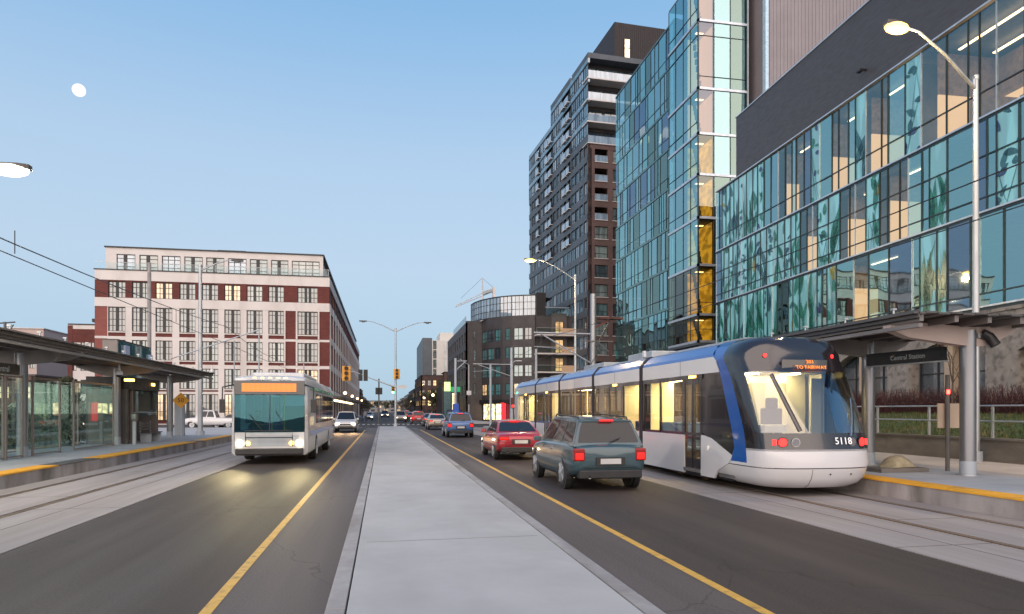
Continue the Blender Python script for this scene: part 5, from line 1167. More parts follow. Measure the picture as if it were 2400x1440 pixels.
for i, (x, y, r_, c, k) in enumerate(((2.6, 104, pi, 'silver', 'suv'), (4.9, 118, 0, 'dark', 'sedan'), (4.7, 140, 0, 'red', 'suv'), (-2.6, 128, pi, 'white', 'sedan'), (.5, 165, pi, 'dark', 'suv'), (4.5, 172, 0, 'brightred', 'sedan'))):
    car('car', ('distant car with headlights on just past the median end', 'distant dark car beyond the junction in the right lane', 'distant red car third past the junction', 'distant pale car in the oncoming lane past the lofts corner', 'far oncoming car, a pair of headlights down the street', 'farthest car with red tail lights down the street')[i], 'car', (x, y, 0), r_, bpy.data.materials['paint_' + c], k, brake=r_ == 0, head=r_ != 0)
for i, (px, D, c, k) in enumerate(((462, 66, 'white', 'pickup'), (515, 67, 'silver', 'sedan'), (560, 66.5, 'red', 'sedan'), (610, 67.5, 'dark', 'suv'))):
    car('parked_car', ('white pickup parked before the lofts, left of the lamp post', 'silver sedan parked in front of the lofts', 'red sedan parked in front of the lofts', 'dark suv parked in front of the lofts nearest the bus')[i], 'car', (lat(px, D), D + 6, .0), pi / 2, bpy.data.materials['paint_' + c], k, brake=False, head=False, group='cars parked in front of the lofts')
# bus
M['ledbus'] = M['led']
M['busw'] = mat('bus_white', (.50, .51, .53), .35, var=.05, coat=.4, dirt=(.33, .33, .34), dscale=.6, dst=(1, .3, 2)); M['busglass'] = glass('bus_windshield', (.20, .50, .58), .16, (.18, .46, .54), .01, 0, .8); M['busceil'] = emit('bus_ceiling_lamp', (.8, .95, 1), 2.0)
bus = thing('bus', 'city bus with teal windshield and orange destination sign coming down the left lane', 'bus', (-3.75, 24.2, 0), pi)
b = MB(); BW = 1.27
def bring(y, hw, zb, zt, fz=0): return [(hw * .92, y, zb), (hw, y + fz * 0, zb + .1), (hw, y, 1.15), (hw * .985, y, zt - .32), (hw * .90, y, zt - .06), (hw * .6, y, zt), (-hw * .6, y, zt), (-hw * .90, y, zt - .06), (-hw * .985, y, zt - .32), (-hw, y, 1.15), (-hw, y, zb + .1), (-hw * .92, y, zb)]
b.loft([bring(-11.8, 1.15, .5, 2.85), bring(-11.7, BW, .35, 3.02), bring(-.35, BW, .3, 3.02), bring(-.08, BW * .97, .3, 2.96), bring(0, BW * .90, .34, 2.86)], lambda i, j: 'busw', caps=False); b.box(-1.1, 1.1, -11.84, -11.7, .5, 2.8, 'busw'); b.build('body', bus, smooth=35)
b = MB()
b.loft([[(x, .0 + .05 * (1 - (x / 1.12) ** 2), 1.1) for x in (-1.12, -.6, 0, .6, 1.12)], [(x * 1.01, .0 + .04 * (1 - (x / 1.12) ** 2), 2.35) for x in (-1.12, -.6, 0, .6, 1.12)]], 'busglass', closed=False, caps=False); b.build('windshield', bus, smooth=60, recalc=False)
b = MB(); b.box(-1.13, 1.13, -.12, .0, .36, 1.09, 'busw'); b.box(-.95, .95, 0, .012, .62, .98, 'galvdull'); b.build('front_panel', bus, bevel=.03)
b = MB(); b.box(-1.2, 1.2, -11.5, -.2, .38, .42, 'tfloor'); b.box(-.9, -.1, -2.3, -2.25, .4, 2.0, 'midgrey'); b.box(-1.1, 1.1, -.75, -.15, .9, 1.12, 'black'); b.build('interior', bus)
b = MB(); b.box(-.62, -.5, -11, -1.5, 2.66, 2.70, 'busceil'); b.box(.5, .62, -11, -1.5, 2.66, 2.70, 'busceil'); b.build('ceiling_light', bus)
for y in range(-10, -2):
    for x in (-.75, .75): q = MB(); q.box(x - .4, x + .4, y * 1.0, y + .08, .5, 1.5, 'seatblue'); q.box(x - .4, x + .4, y, y + .5, .8, .88, 'seatblue'); q.build('seat', bus)
q = MB(); q.tube([(-.2, -2, .4), (-.2, -2, 2.6)], .02, 'poley', 6); q.tube([(.3, -2.4, .4), (.3, -2.4, 2.6)], .02, 'poley', 6); q.build('grab_pole', bus)
q = MB(); q.tube([(.60 + .22 * cos(a * pi / 8), -.78 - .07 * sin(a * pi / 8), 1.22 + .2 * sin(a * pi / 8)) for a in range(17)], .018, 'black', 6); q.build('steering_wheel', bus)
b = MB(); b.box(-1.14, 1.14, -.02, .035, 2.36, 2.84, 'tblack'); b.box(-.02, .02, .045, .07, 1.1, 2.35, 'tblack'); b.build('front_mask', bus, bevel=.02)
b = MB()
for i in range(44):
    for j in range(7):
        b.box(-.86 + i * .04, -.86 + i * .04 + .03, .036, .042, 2.47 + j * .04, 2.50 + j * .04, 'ledbus')
b.build('destination_display', bus)
for s in (-1, 1):
    b = MB(); b.tube([(s * .95, 0.0, .72), (s * .95, .05, .72)], .11, 'headl', 16); b.build('headlight', bus); b = MB(); b.tube([(s * .70, 0.0, .72), (s * .70, .045, .72)], .07, 'ambersign', 14); b.build('turn_signal', bus)
    b = MB(); b.tube([(s * 1.15, -.05, 2.7), (s * 1.45, .25, 2.6), (s * 1.45, .3, 2.2)], .025, 'black', 6); b.box(s * 1.45 - .09, s * 1.45 + .09, .25, .32, 1.75, 2.2, 'black'); b.build('mirror', bus)
    for k in range(5): b = MB(); b.box(*sorted((s * (BW - .02), s * (BW + .012))), -11.2 + k * 1.75, -9.6 + k * 1.75, 1.35, 2.45, 'carglass'); b.build('window', bus)
    if s > 0:
        for y in (-1.6, -7.4): b = MB(); b.box(BW - .02, BW + .014, y, y + 1.15, .45, 2.5, 'carglass'); b.box(BW + .014, BW + .02, y + .56, y + .6, .45, 2.5, 'tblack'); b.build('door', bus)
    b = MB(); b.box(*sorted((s * (BW - .02), s * (BW + .008))), -11.5, -.5, .95, 1.12, 'tblue'); b.box(*sorted((s * (BW - .02), s * (BW + .008))), -11.5, -.5, 2.55, 2.66, 'leaf_b'); b.build('side_stripe', bus)
    for y in (-2.7, -8.6): wheel(bus, s * (BW + .01), y, .48, .28, s)
b = MB(); b.box(-1.1, 1.1, -.04, .10, .34, .55, 'trimblk'); b.build('bumper', bus, bevel=.03)
b = MB(); 
for z in (.62, .85): b.tube([(-.75, .12, z), (-.75, .2, z + .3), (.75, .2, z + .3), (.75, .12, z)], .02, 'black', 6)
b.build('bike_rack', bus)
b = MB(); b.box(-.9, .9, -7, -2, 3.0, 3.22, 'busw'); b.build('roof_unit', bus, bevel=.06)
for x in (-.5, -.25, 0, .25, .5): b = MB(); b.box(x - .05, x + .05, -.15, -.05, 2.9, 2.95, 'ambersign'); b.build('marker_light', bus)
b = MB(); b.box(-.35, .35, .055, .06, 1.35, 1.36, 'black'); b.tube([(-.6, .06, 1.1), (-.2, .075, 1.8)], .012, 'black', 5); b.tube([(.2, .075, 1.1), (.65, .07, 1.7)], .012, 'black', 5); b.build('wiper', bus)
def spot(name, loc, target, power, col, ang=70, size=.15):
    l = bpy.data.lights.new(name, 'SPOT'); l.energy = power; l.color = col; l.spot_size = radians(ang); l.spot_blend = .8; l.shadow_soft_size = size; o = bpy.data.objects.new(name, l); sc.collection.objects.link(o); o.location = loc
    o.rotation_euler = (Vector(target) - Vector(loc)).to_track_quat('-Z', 'Y').to_euler(); return o
for dx in (-.95, .95): spot('bus_headlight_beam', (-3.75 + dx, 24.1, .72), (-3.1 + dx * .6, 12.5, -.1), 260, (1, .80, .40), 30, .5)
for dx in (-.6, .6): spot('car_headlight_beam', (-3.0 + dx, 57.1, .72), (-2.6 + dx, 45, -.2), 120, (1, .60, .28), 46, .4)
# ---------------------------------------------------------------- street lamps, poles, wires, signals
def streetlamp(label, loc, rot, H, arm, rise, lit, r=.11, two=False, warm=True, power=420):
    t = thing('street_lamp', label, 'street lamp', loc, rot, 'street lamps along the street'); b = MB(); b.tube([(0, 0, 0), (0, 0, H)], [r, r * .62], 'galv', 14); b.tube([(0, 0, H), (0, 0, H + .12)], r * .75, 'galv', 12); b.build('pole', t, smooth=50)
    b = MB(); b.tube([(0, 0, 0), (0, 0, .3)], r * 1.6, 'galvdull', 14); b.build('base', t, smooth=50)
    for s in ((-1, 1) if two else (-1,)):
        b = MB(); b.tube([(s * .05, 0, H - .25), (s * arm * .45, 0, H - .25 + rise * .62), (s * arm * .8, 0, H - .25 + rise * .97), (s * arm, 0, H - .25 + rise)], [.05, .042, .035, .03], 'galv', 8); b.tube([(s * .08, 0, H - .25), (s * .08, 0, H)], .05, 'galv', 8); a_ = b.build('arm', t, smooth=60)
        b = MB(); z = H - .25 + rise; b.loft([[(s * (arm + .0), y, z + .05), (s * (arm + .0), y, z - .03)] if 0 else [(s * (arm + dx), w_, z + .05), (s * (arm + dx), -w_, z + .05), (s * (arm + dx), -w_ * .9, z - .05), (s * (arm + dx), w_ * .9, z - .05)] for dx, w_ in ((-.12, .05), (.05, .13), (.45, .15), (.66, .09))], 'steel_dark'); h = b.build('lamp_head', t, smooth=30)
        b = MB(); b.ball((s * (arm + .25), 0, z - .08), .22 if lit else .1, ('lamp_warm' if warm else 'lamp_white') if lit else 'lens', 12, 8, (1.8, 1, .6)); b.build('lamp_glass', h, smooth=60)
        if lit:
            l = bpy.data.lights.new('lamp_light', 'POINT'); l.energy = power; l.color = (1, .70, .34) if warm else (1, .9, .72); l.shadow_soft_size = .2; o = bpy.data.objects.new('lamp_light', l); sc.collection.objects.link(o); o.parent = h; o.location = (s * (arm + .25), 0, z - .5)
    return t
streetlamp('tall galvanised street lamp lit warm against the dark band, nearest on the right', (16.95, 17.0, .345), radians(8), 11.1, 2.75, 1.3, True)
streetlamp('lit street lamp in front of the brick tower', (13.3, 46.3, .14), 0, 11.1, 3.0, 1.3, True)
streetlamp('twin-arm unlit street lamp standing on the median', (1.3, 71.2, .15), 0, 10.0, 3.0, 1.0, False, r=.13, two=True)
streetlamp('unlit street lamp in front of the loft building, arm to the right', (-12.1, 49.2, .12), pi, 11.4, 2.1, .75, False, r=.17)
streetlamp('lit white street lamp whose head shows at the left picture edge', (lat(-200, 17), 17, .12), pi, hgt(385, -13, 17) - .1, 1.6, .5, True, warm=False)
def pole(label, loc, H, r, m='galvdull', name='catenary_pole', cat='pole', arms=(), group='poles along the tramway'):
    t = thing(name, label, cat, loc, 0, group); b = MB(); b.tube([(0, 0, 0), (0, 0, H)], [r, r * .85], m, 14); b.build('pole', t, smooth=50)
    if arms:
        for L, z1, dz in arms:
            b = MB(); b.tube([(0, 0, z1), (L, 0, z1 + .02)], .045, 'galv', 8); b.tube([(L * .88, 0, z1 - .05), (0, 0, z1 - dz)], .04, 'galv', 8); b.tube([(L * .88, 0, z1), (L * .88, 0, z1 - .7)], .025, 'black', 6); b.tube([(L * .5, 0, z1 - .5 * dz), (L, 0, z1 - .75)], .02, 'galv', 6); b.build('cantilever', t)
    return t
pole('thick grey catenary pole behind the tram, with cantilever and rusty bracket', (11.6, 36.8, .35), 8.0, .2, 'column', arms=((-3.4, 5.75, 1.7),))
b = MB(); b.bar((.1, 0, 6.1), (1.0, 0, 6.6), .12, .12, 'rust') if M.setdefault('rust', mat('rusty_steel', (.09, .035, .03), .8, var=.3)) else 0
b.box(.3, 1.7, -.2, .2, 6.6, 6.72, 'rust'); b.bar((.15, 0, 4.9), (1.0, 0, 6.55), .1, .1, 'black'); b.build('bracket', bpy.data.objects['catenary_pole'])
pole('slim grey pole in front of the balcony block', (15.8, 69.8, .13), 6.5 + 1.6, .15)
pole('grey catenary pole before the curved block, arm reaching left', (12.8, 67.8, .13), 8.0, .17, arms=((-3.9, 6.3, 1.2),))
pole('shorter grey pole left of the red banner', (11.0, 70.0, .13), 6.4, .14)
t = pole('grey catenary pole with a small blue sign at the junction', (7.55, 71.9, .0), 7.3, .16, arms=((1.2, 7.0, 1),)); b = MB(); b.box(-.32, .32, -.2, -.17, 1.6, 2.5, 'signblue') if M.setdefault('signblue', mat('blue_sign', (.02, .08, .42), .5)) else 0
b.build('sign_plate', t)
pole('pale concrete pole in front of the loft windows', (-14.6, 47.0, .12), 11.1, .13, 'kerb', 'utility_pole')
t = pole('thin catenary pole with a long sloping arm before the lofts', (lat(607, 62), 62, .1), 8.7, .07, arms=()); b = MB(); b.tube([(.1, 0, 8.7), (-6.4, -.6, 6.2)], .055, 'galv', 8); b.tube([(-6.4, -.6, 6.2), (-6.9, -.6, 6.0)], .03, 'black', 6); b.build('cantilever', t)
pole('thin catenary pole left of the sloping arm’s own pole'.replace('’', ''), (lat(549, 64), 64, .1), 7.9, .06)
pole('thin grey pole nearest the corner of the lofts', (lat(712, 76), 76, .02), 7.0, .06)
pole('dark thin pole at the picture left edge', (lat(12, 30), 30, .1), 5.2, .06, 'steel_dark')
b = MB(); b.tube([(-.6, 0, 5.1), (.35, 0, 5.2)], .03, 'steel_dark', 6); b.tube([(0, 0, 4.6), (.3, 0, 5.1)], .02, 'steel_dark', 6); b.build('cantilever', kids and [o for o in bpy.data.objects if o.name.startswith('catenary_pole')][-1])
def wire(label, pts, sag, r=.012, n=14):
    b = MB(); P_ = []
    for (x0, y0, z0), (x1, y1, z1) in zip(pts[:-1], pts[1:]):
        for i in range(n + (1 if (x1, y1, z1) == pts[-1] else 0)): f = i / n; P_.append((x0 + (x1 - x0) * f, y0 + (y1 - y0) * f, z0 + (z1 - z0) * f - sag * 4 * f * (1 - f)))
    b.tube(P_, r, 'black', 5, False); return tag(b.build('overhead_wire'), label, 'wire', 'overhead wires of the tramway')
wire('upper support wire over the left track', [(-7.2, -10, 5.6), (-7.2, 34, 5.75), (-7.3, 62, 6.0)], .55, .014)
wire('lower contact wire over the left track', [(-7.2, -10, 4.95), (-7.2, 34, 4.95), (-7.3, 62, 5.1)], .05, .012)
wire('upper support wire over the tram', [(9.09, -10, 5.9), (9.09, 36.8, 5.9), (9.4, 67, 6.1)], .5, .012)
wire('lower contact wire over the tram', [(9.09, -10, 4.82), (9.09, 36.8, 4.86), (9.4, 67, 5.0)], .03, .010)
for y in (15.2, 26): b = MB(); b.tube([(-7.2, y, 4.96), (-7.2, y, 5.42)], .01, 'black', 5); b.build('dropper', bpy.data.objects['overhead_wire'])
# traffic signals on the median lamp and beyond
M['sigy'] = mat('signal_yellow', (.62, .30, .03), .5); M['green'] = emit('signal_green', (.05, 1, .45), 10); M['sigface'] = mat('signal_black', (.012, .012, .014), .5)
def sighead(loc, w, h, m, label, lit=None, back=True, off=0):
    t = thing('traffic_signal', label, 'traffic light', loc); b = MB(); b.box(-w / 2, w / 2, -.1, .1, -h / 2, h / 2, m); b.build('housing', t, bevel=.03)
    for k in range(3):
        b = MB(); z = h / 2 - h * (k + .5) / 3; b.tube([(0, -.1, z), (0, -.14, z)], min(w, h / 3) * .36, lit if (lit and k == 2) else 'sigface', 14)
        b.tube([(0, -.1, z + .02), (0, -.3, z + .02)], min(w, h / 3) * .42, m, 10, False) if m != 'sigface' else 0; b.build('lens', t)
    return t
arm_t = thing('signal_mast_arm', 'long sloping signal arm reaching left from the median lamp post', 'mast arm', (1.3, 71.0, 4.2)); b = MB(); b.tube([(-.1, 0, 0), (-2.2, -.1, .75), (-4.0, -.2, 1.45), (-5.3, -.3, 1.6)], [.07, .055, .045, .035], 'galv', 8); b.build('arm', arm_t)
dz = hgt(880, lat(850, 71), 71)
sighead((lat(845, 71), 70.9, dz), .42, 1.15, 'sigface', 'black traffic signal at the left end of the mast arm'); sighead((lat(857, 71), 70.9, dz), .42, 1.15, 'sigface', 'second black traffic signal beside the end one on the mast arm')
sighead((lat(812, 64), 64, hgt(876, lat(812, 64), 64)), .75, 1.35, 'sigy', 'yellow backed traffic signal against the side wall of the lofts'); 
t = thing('signal_pole', 'thin dark pole carrying a pair of black signals left of the median lamp', 'pole', (lat(888, 88), 88, 0)); b = MB(); b.tube([(0, 0, 0), (0, 0, hgt(888, -.7, 88))], .09, 'steel_dark', 8); b.build('pole', t)
zz = hgt(917, -.7, 88)
for px in (883.5, 892.5): sighead((lat(px, 87.8), 87.8, zz), .38, .85, 'sigface', 'black signal on the %s of the thin dark pole' % ('left side' if px < 888 else 'right side'))
sighead((lat(930, 70.8), 70.8, hgt(877, 1.3, 70.8)), .62, 1.05, 'sigy', 'yellow traffic signal mounted on the median lamp post')
sighead((lat(921, 92), 92, hgt(914, 1.5, 92)), .42, 1.1, 'sigy', 'far yellow signal showing green, left of the median lamp post', 'green')
t = thing('street_sign', 'small white street name sign right of the median lamp post', 'sign', (lat(943, 71), 71, hgt(907, 1.5, 71))); b = MB(); b.box(-.42, .42, -.02, .02, -.16, .16, 'plate'); b.build('panel', t)
b = MB(); b.box(-1.0, -.42, -.015, .015, -.02, .02, 'galv'); b.build('bracket', t)
t = thing('junction_lamp', 'slim pedestrian signal post with a white board at the junction', 'signal post', (lat(1099, 66), 66, .1)); b = MB(); H_ = hgt(858, 7.5, 66); b.tube([(0, 0, 0), (0, 0, H_), (-.9, 0, H_ + .55)], .05, 'galv', 8); b.build('post', t)
b = MB(); b.box(-.22, .22, -.1, .1, 3.2, 3.6, 'plate'); b.build('board', t); b = MB(); b.box(-.14, .14, -.12, .12, 2.3, 3.1, 'sigface'); b.build('signal_head', t)
t = thing('junction_lamp', 'curved-top slim lamp post right of the thick catenary pole', 'lamp post', (lat(1201, 64), 64, .1)); b = MB(); H_ = hgt(848, 11, 64); b.tube([(0, 0, 0), (0, 0, H_ - .3), (.15, 0, H_ - .05), (.5, 0, H_)], .045, 'galv', 8); b.box(.4, .9, -.1, .1, H_ - .04, H_ + .04, 'galv'); b.build('post', t, smooth=50)
b = MB(); b.box(-.16, .16, -.15, .1, 1.9, 2.9, 'rust'); b.box(-.1, .1, -.18, -.15, 2.0, 2.2, 'taill'); b.build('signal_head', t)
# lrt warning diamond on the left platform
t = thing('warning_sign', 'yellow diamond warning sign reading 50 at the far end of the left shelter', 'sign', (lat(424, 42), 42, .356)); zc = hgt(939, -11, 42) - .356; b = MB(); b.prism([(0, zc - .46), (.46, zc), (0, zc + .46), (-.46, zc)], lambda a, c, d: (a, d, c), -.02, .0, 'sigy2') if M.setdefault('sigy2', mat('sign_yellow', (.70, .33, .02), .5)) else 0
b.build('plate', t); text('50', .36, 'sigface', 'lettering', t, (0, -.03, zc), (pi / 2, 0, 0), .003)
b = MB(); b.box(-.06, .06, .0, .1, 0, zc, 'galvdull'); b.build('post', t)
t = thing('platform_cabinet', 'blue grey platform cabinet under the yellow diamond sign', 'cabinet', (lat(416, 42.5), 42.5, .356)); b = MB(); b.box(-.15, .35, -.1, .25, 0, 2.0, 'galvdull'); b.build('casing', t, bevel=.02)
# station sign box above the left shelter
t = thing('billboard', 'grey boxed billboard with teal glass front standing above the left shelter roof', 'billboard', (-14.0, 40.0, 0), 0); b = MB(); zt = 5.62
b.box(-.75, -.03, 0, 5.2, 2.6, zt, 'beam2') if M.setdefault('beam2', mat('grey_box', (.22, .20, .19), .6, var=.05)) else 0
b.box(-.8, .02, -.03, 5.25, zt, zt + .04, 'steel_dark'); b.build('box', t)
b = MB(); b.tube([(-.4, .8, 0), (-.4, .8, 2.6)], .12, 'column', 10); b.tube([(-.4, 4.4, 0), (-.4, 4.4, 2.6)], .12, 'column', 10); b.build('leg', t)
b = MB(); b.box(-.03, .0, .03, 5.17, 2.65, zt - .05, 'pane_bb') if M.setdefault('pane_bb', winmat('billboard_glass', (.012, .075, .085), curtains=1.5, wav=.3)) else 0
b.box(0, .03, 0, .05, 2.6, zt, 'cwmull'); b.box(0, .03, .02, 5.2, 4.75, 4.8, 'leaf_b'); b.box(0, .03, 5.15, 5.2, 2.6, zt, 'cwmull'); b.build('glass_front', t)
b = MB(); b.box(.0, .12, .85, 1.45, 4.75, 5.4, 'panelblue') if M.setdefault('panelblue', mat('pale_blue_panel', (.42, .5, .66), .5)) else 0
b.box(.0, .12, 4.9, 5.3, 4.6, 5.2, 'panelblue'); b.build('panel', t)
b = MB(); b.box(.0, .05, 1.8, 5.15, 4.05, 4.55, 'frame'); b.build('name_band', t); text('Central Station', .5, 'white_txt', 'lettering', t, (.06, 3.45, 4.3), (pi / 2, 0, pi / 2), .004)
b = MB(); b.box(-.95, -.8, -.1, .1, 4.4, 4.9, 'black'); b.build('wall_lamp', t)
# ---------------------------------------------------------------- crane, moon
b = MB(); cx = lat(1131, 175); cz0 = hgt(712, cx, 175); crane = thing('tower_crane', 'white construction crane with a drooping jib above the curved black block', 'crane', (cx, 175, 0))
M['cranew'] = mat('crane_white', (.55, .55, .56), .5)
b.box(-.6, .6, -.6, .6, 0, cz0 - 1, 'cranew'); b.build('mast', crane)
z_ = hgt(693, cx, 175)
b = MB(); b.tube([(0, 0, cz0 - 1), (-.1, 0, z_ + 4.6)], [.35, .15], 'cranew', 6); b.build('cathead', crane)
b = MB(); p0 = Vector((2.4, 0, z_ + 1.0)); p1 = Vector((-6.9, 2, hgt(719, cx, 175))); q1 = p1 + Vector((0, 0, .25))
b.tube([p0, p1], .13, 'cranew', 5); b.tube([p0 + Vector((0, 0, .9)), q1], .09, 'cranew', 5)
for i in range(14): f = i / 14; g = (i + 1) / 14; b.tube([p0.lerp(p1, f), (p0 + Vector((0, 0, .9))).lerp(q1, g)], .04, 'cranew', 4)
b.build('jib', crane)
b = MB(); b.bar((0, 0, z_ + .6), (3.0, 0, z_ + 1.6), .7, .7, 'galvdull'); b.box(2.6, 3.3, -.6, .6, z_ - .4, z_ + 2.2, 'cream'); b.build('counterweight', crane)
b = MB(); b.tube([(-.1, 0, z_ + 4.5), (2.9, 0, z_ + 2.1)], .03, 'black', 4); b.tube([(-.1, 0, z_ + 4.5), (-5.6, 0, z_ - .9)], .03, 'black', 4); b.build('tie_line', crane)
mp = Vector((lat(185, 2600), 2600, hgt(212, lat(185, 2600), 2600))); b = MB(); b.ball(tuple(mp), 21, 'moon', 32, 20); tag(b.build('moon', smooth=180), 'small bright moon high in the left part of the sky', 'moon')
# ---------------------------------------------------------------- the far street
M['farbrown'] = mat('brown_render', (.17, .12, .10), .85, var=.1); M['fargrey'] = mat('grey_render', (.22, .21, .21), .8, var=.1); M['fardk'] = mat('dark_render', (.07, .06, .06), .8, var=.1)
for i, (px, D, W, Dp, py, m, fl, bays, lab) in enumerate((
    (862, 222, 10, 24, 912, 'farbrown', 5, 4, 'brown old block just beyond the lofts'), (868, 262, 8, 50, 930, 'fargrey', 3, 3, 'grey low block second beyond the lofts'), (878, 330, 9, 60, 938, 'farbrown', 3, 3, 'small brown block far down the left side of the street'))):
    L = -6.9 - i * .3; H = hgt(py, L, D); t = simple_block('street_building', lab, (L - W, D, 0), W, Dp, H, m, fl, bays, ['pane_c', 'pane_b', 'pane_w'], side='r')
L = lat(991, 150); simple_block('street_building', 'dark brick building with a balustraded roof terrace left of the curved block', (L, 157, 0), lat(1051, 157) - L, 30, hgt(880, L, 157), 'brick_brown', 4, 5, ['pane_c', 'pane_w', 'pane_b', 'shop'], side='l')
L2 = lat(1042, 153); t = simple_block('street_building', 'olive brown building with a yellow square sign left of the curved block', (L2, 153.5, 0), 6, 8, hgt(872, L2, 153), 'farbrown', 4, 2, ['pane_c', 'pane_b'], side=False)
b = MB(); z = hgt(893, L2 + 2, 153); b.box(1.8, 3.6, -.12, -.02, z - .95, z + .95, 'ysign') if M.setdefault('ysign', emit('yellow_sign', (.9, .75, .05), .5)) else 0
b.box(2.3, 2.6, -.14, -.12, z - .6, z + .6, 'sigface'); b.box(2.9, 3.1, -.14, -.12, z - .3, z + .6, 'sigface'); b.build('sign_panel', t)
L3 = lat(1034, 128); W3 = lat(1092, 128) - L3
t = thing('shop', 'dark low shop with a bright green fascia and corner light at the junction', 'building', (L3, 128, 0)); b = MB(); H3 = hgt(907, L3, 128)
b.box(.15, W3, .3, 12, 0, H3, 'fardk'); b.build('wall', t); b = MB(); b.box(1.8, W3, -.1, .3, H3 - .95, H3, 'greensign') if M.setdefault('greensign', emit('green_sign', (.02, .42, .18), .25)) else 0
b.build('sign_fascia', t); b = MB(); b.box(.6, 1.7, -.1, .3, H3 - .8, H3 + .9, 'yglow') if M.setdefault('yglow', emit('corner_glow', (.55, .9, .25), .7)) else 0
b.build('corner_sign', t); b = MB(); b.box(.5, 1.8, -.1, .25, 0.1, H3 - .8, 'leaf_b'); b.build('corner_panel', t)
for i in range(4): window(t, lambda u, z, d: (u, .28 - d, z), 2 + i * (W3 - 2.2) / 4, 2 + (i + .9) * (W3 - 2.2) / 4, .9, H3 - 1.1, 2, 1, rnd.choice(['pane_c', 'pane_teal', 'shop']), depth=-.02)
b = MB(); b.box(lat(1047, 112), lat(1080, 112), 111.6, 112.2, .02, 1.9, 'navy') if M.setdefault('navy', mat('navy_hoarding', (.025, .03, .09), .6)) else 0
tag(b.build('hoarding'), 'navy blue hoarding panel in front of the green-fronted shop', 'hoarding')
for i, (px, D, W, py, m, lab) in enumerate(((958, 205, 9, 912, 'fardk', 'dark low block beyond the brick one on the right'), (950, 270, 9, 925, 'fargrey', 'grey block third down the right side of the street'), (943, 350, 10, 933, 'farbrown', 'farthest brown block on the right side of the street'))):
    L = 9.2 + i * .4; simple_block('street_building', lab, (L, D, 0), W, 45, hgt(py, L, D), m, 3, 3, ['pane_c', 'pane_b', 'shop'], side='l')
for i, (x, y, sd) in enumerate(((-5.9, 112, 0), (-5.9, 138, 0), (-5.9, 166, 0), (-5.9, 200, 0), (9.0, 125, pi), (9.0, 152, pi), (9.0, 185, pi), (9.0, 225, pi))):
    side = 'loft' if x < 0 else 'shop'; t = thing('post_lamp', 'lit globe post lamp on the %s side pavement, %s' % (side, ('nearest', 'second', 'third', 'farthest')[i % 4] + ' of four'), 'street lamp', (x, y, .13), 0, 'globe lamps of the far street')
    b = MB(); b.tube([(0, 0, 0), (0, 0, 4.2)], .06, 'black', 8); b.build('post', t); b = MB(); b.ball((0, 0, 4.4), .26, 'lamp_shop', 10, 8); b.build('globe', t, smooth=60)
# closing clump of far houses and trees
for i in range(9):
    x = -22 + i * 6 + rnd.uniform(-1, 1); y = 470 + rnd.uniform(0, 40); tree('street_tree', ['far leafless tree %s' % q for q in ('first from the left where the street ends', 'second from the left where the street ends', 'third from the left where the street ends', 'fourth from the left where the street ends', 'at the middle of the street end', 'right of the middle of the street end', 'third from the right where the street ends', 'second from the right where the street ends', 'first from the right where the street ends')][i], (x, y, 0), rnd.uniform(8, 12), .25, 40 + i, 300, lsz=.5, group='trees closing the far street')
simple_block('street_building', 'pale low block closing the far end of the street', (-15, 540, 0), 40, 20, 9, 'fargrey', 3, 8, ['pane_c', 'pane_w'], side=False)
for i, (x, y) in enumerate(((-6.3, 225), (-6.4, 250), (-6.3, 285), (8.6, 190), (8.6, 230), (8.7, 262))):
    tree('street_tree', 'bare street tree, ' + ('first beyond the lofts on the left pavement', 'second beyond the lofts on the left pavement', 'third beyond the lofts on the left pavement', 'nearest on the right pavement past the shops', 'second on the right pavement past the shops', 'third on the right pavement past the shops')[i], (x, y, 0), 6.5, .12, 60 + i, 150, lsz=.2, group='bare street trees')
tree('street_tree', 'bushy small tree in front of the brick terrace building', (lat(1018, 140), 140, 0), 7.6, .12, 77, 700, lm='leafpale', lsz=.22, group='bare street trees') if M.setdefault('leafpale', mat('leaf_pale', (.10, .11, .06), .8, var=.3)) else 0
# shrubs and lawn things behind the left shelter
def bush(label, loc, r, n, m, cat='shrub'):
    t = MB(); 
    for i in range(n):
        a = rnd.uniform(0, 2 * pi); e = rnd.uniform(0, 1) ** .6; ph_ = rnd.uniform(0, pi / 2); q = Vector((cos(a) * cos(ph_) * r[0] * e, sin(a) * cos(ph_) * r[1] * e, sin(ph_) * r[2] * e + .1)) + Vector((rnd.gauss(0, .06),) * 3)
        s = .07; u = Vector((rnd.uniform(-1, 1), rnd.uniform(-1, 1), rnd.uniform(-1, 1))) * s * 1.6; v_ = Vector((rnd.uniform(-1, 1), rnd.uniform(-1, 1), rnd.uniform(-1, 1))) * s * 1.6; t.poly([q - u, q + v_, q + u, q - v_], m)
    return tag(t.build('shrub', loc=loc, recalc=False), label, cat, 'shrubs behind the left shelter')
M['leafwhite'] = mat('leaf_grey', (.22, .24, .18), .8, var=.3)
for i, (px, D, r, m, lab) in enumerate(((20, 34, (1.6, 1, 1.5), 'leafdark', 'dark green shrub at the picture edge behind the shelter glass'), (75, 36, (2, 1.2, 2.0), 'leafwhite', 'pale blossomy shrub behind the first shelter pane'), (105, 37, (2.2, 1.2, 1.9), 'leafdark', 'dark shrub beside the pale one'), (155, 38, (1.3, 1.3, 3.2), 'leafdark', 'tall dark conifer-like shrub between the shelter frames'), (210, 44, (2.4, 1.2, 1.6), 'leafdark', 'low dark shrub behind the wide shelter pane'), (290, 52, (2.0, 1.2, 1.4), 'leafdark', 'small dark shrub near the billboard'))):
    bush(lab, (lat(px, D), D, .2), r, 2600, m)
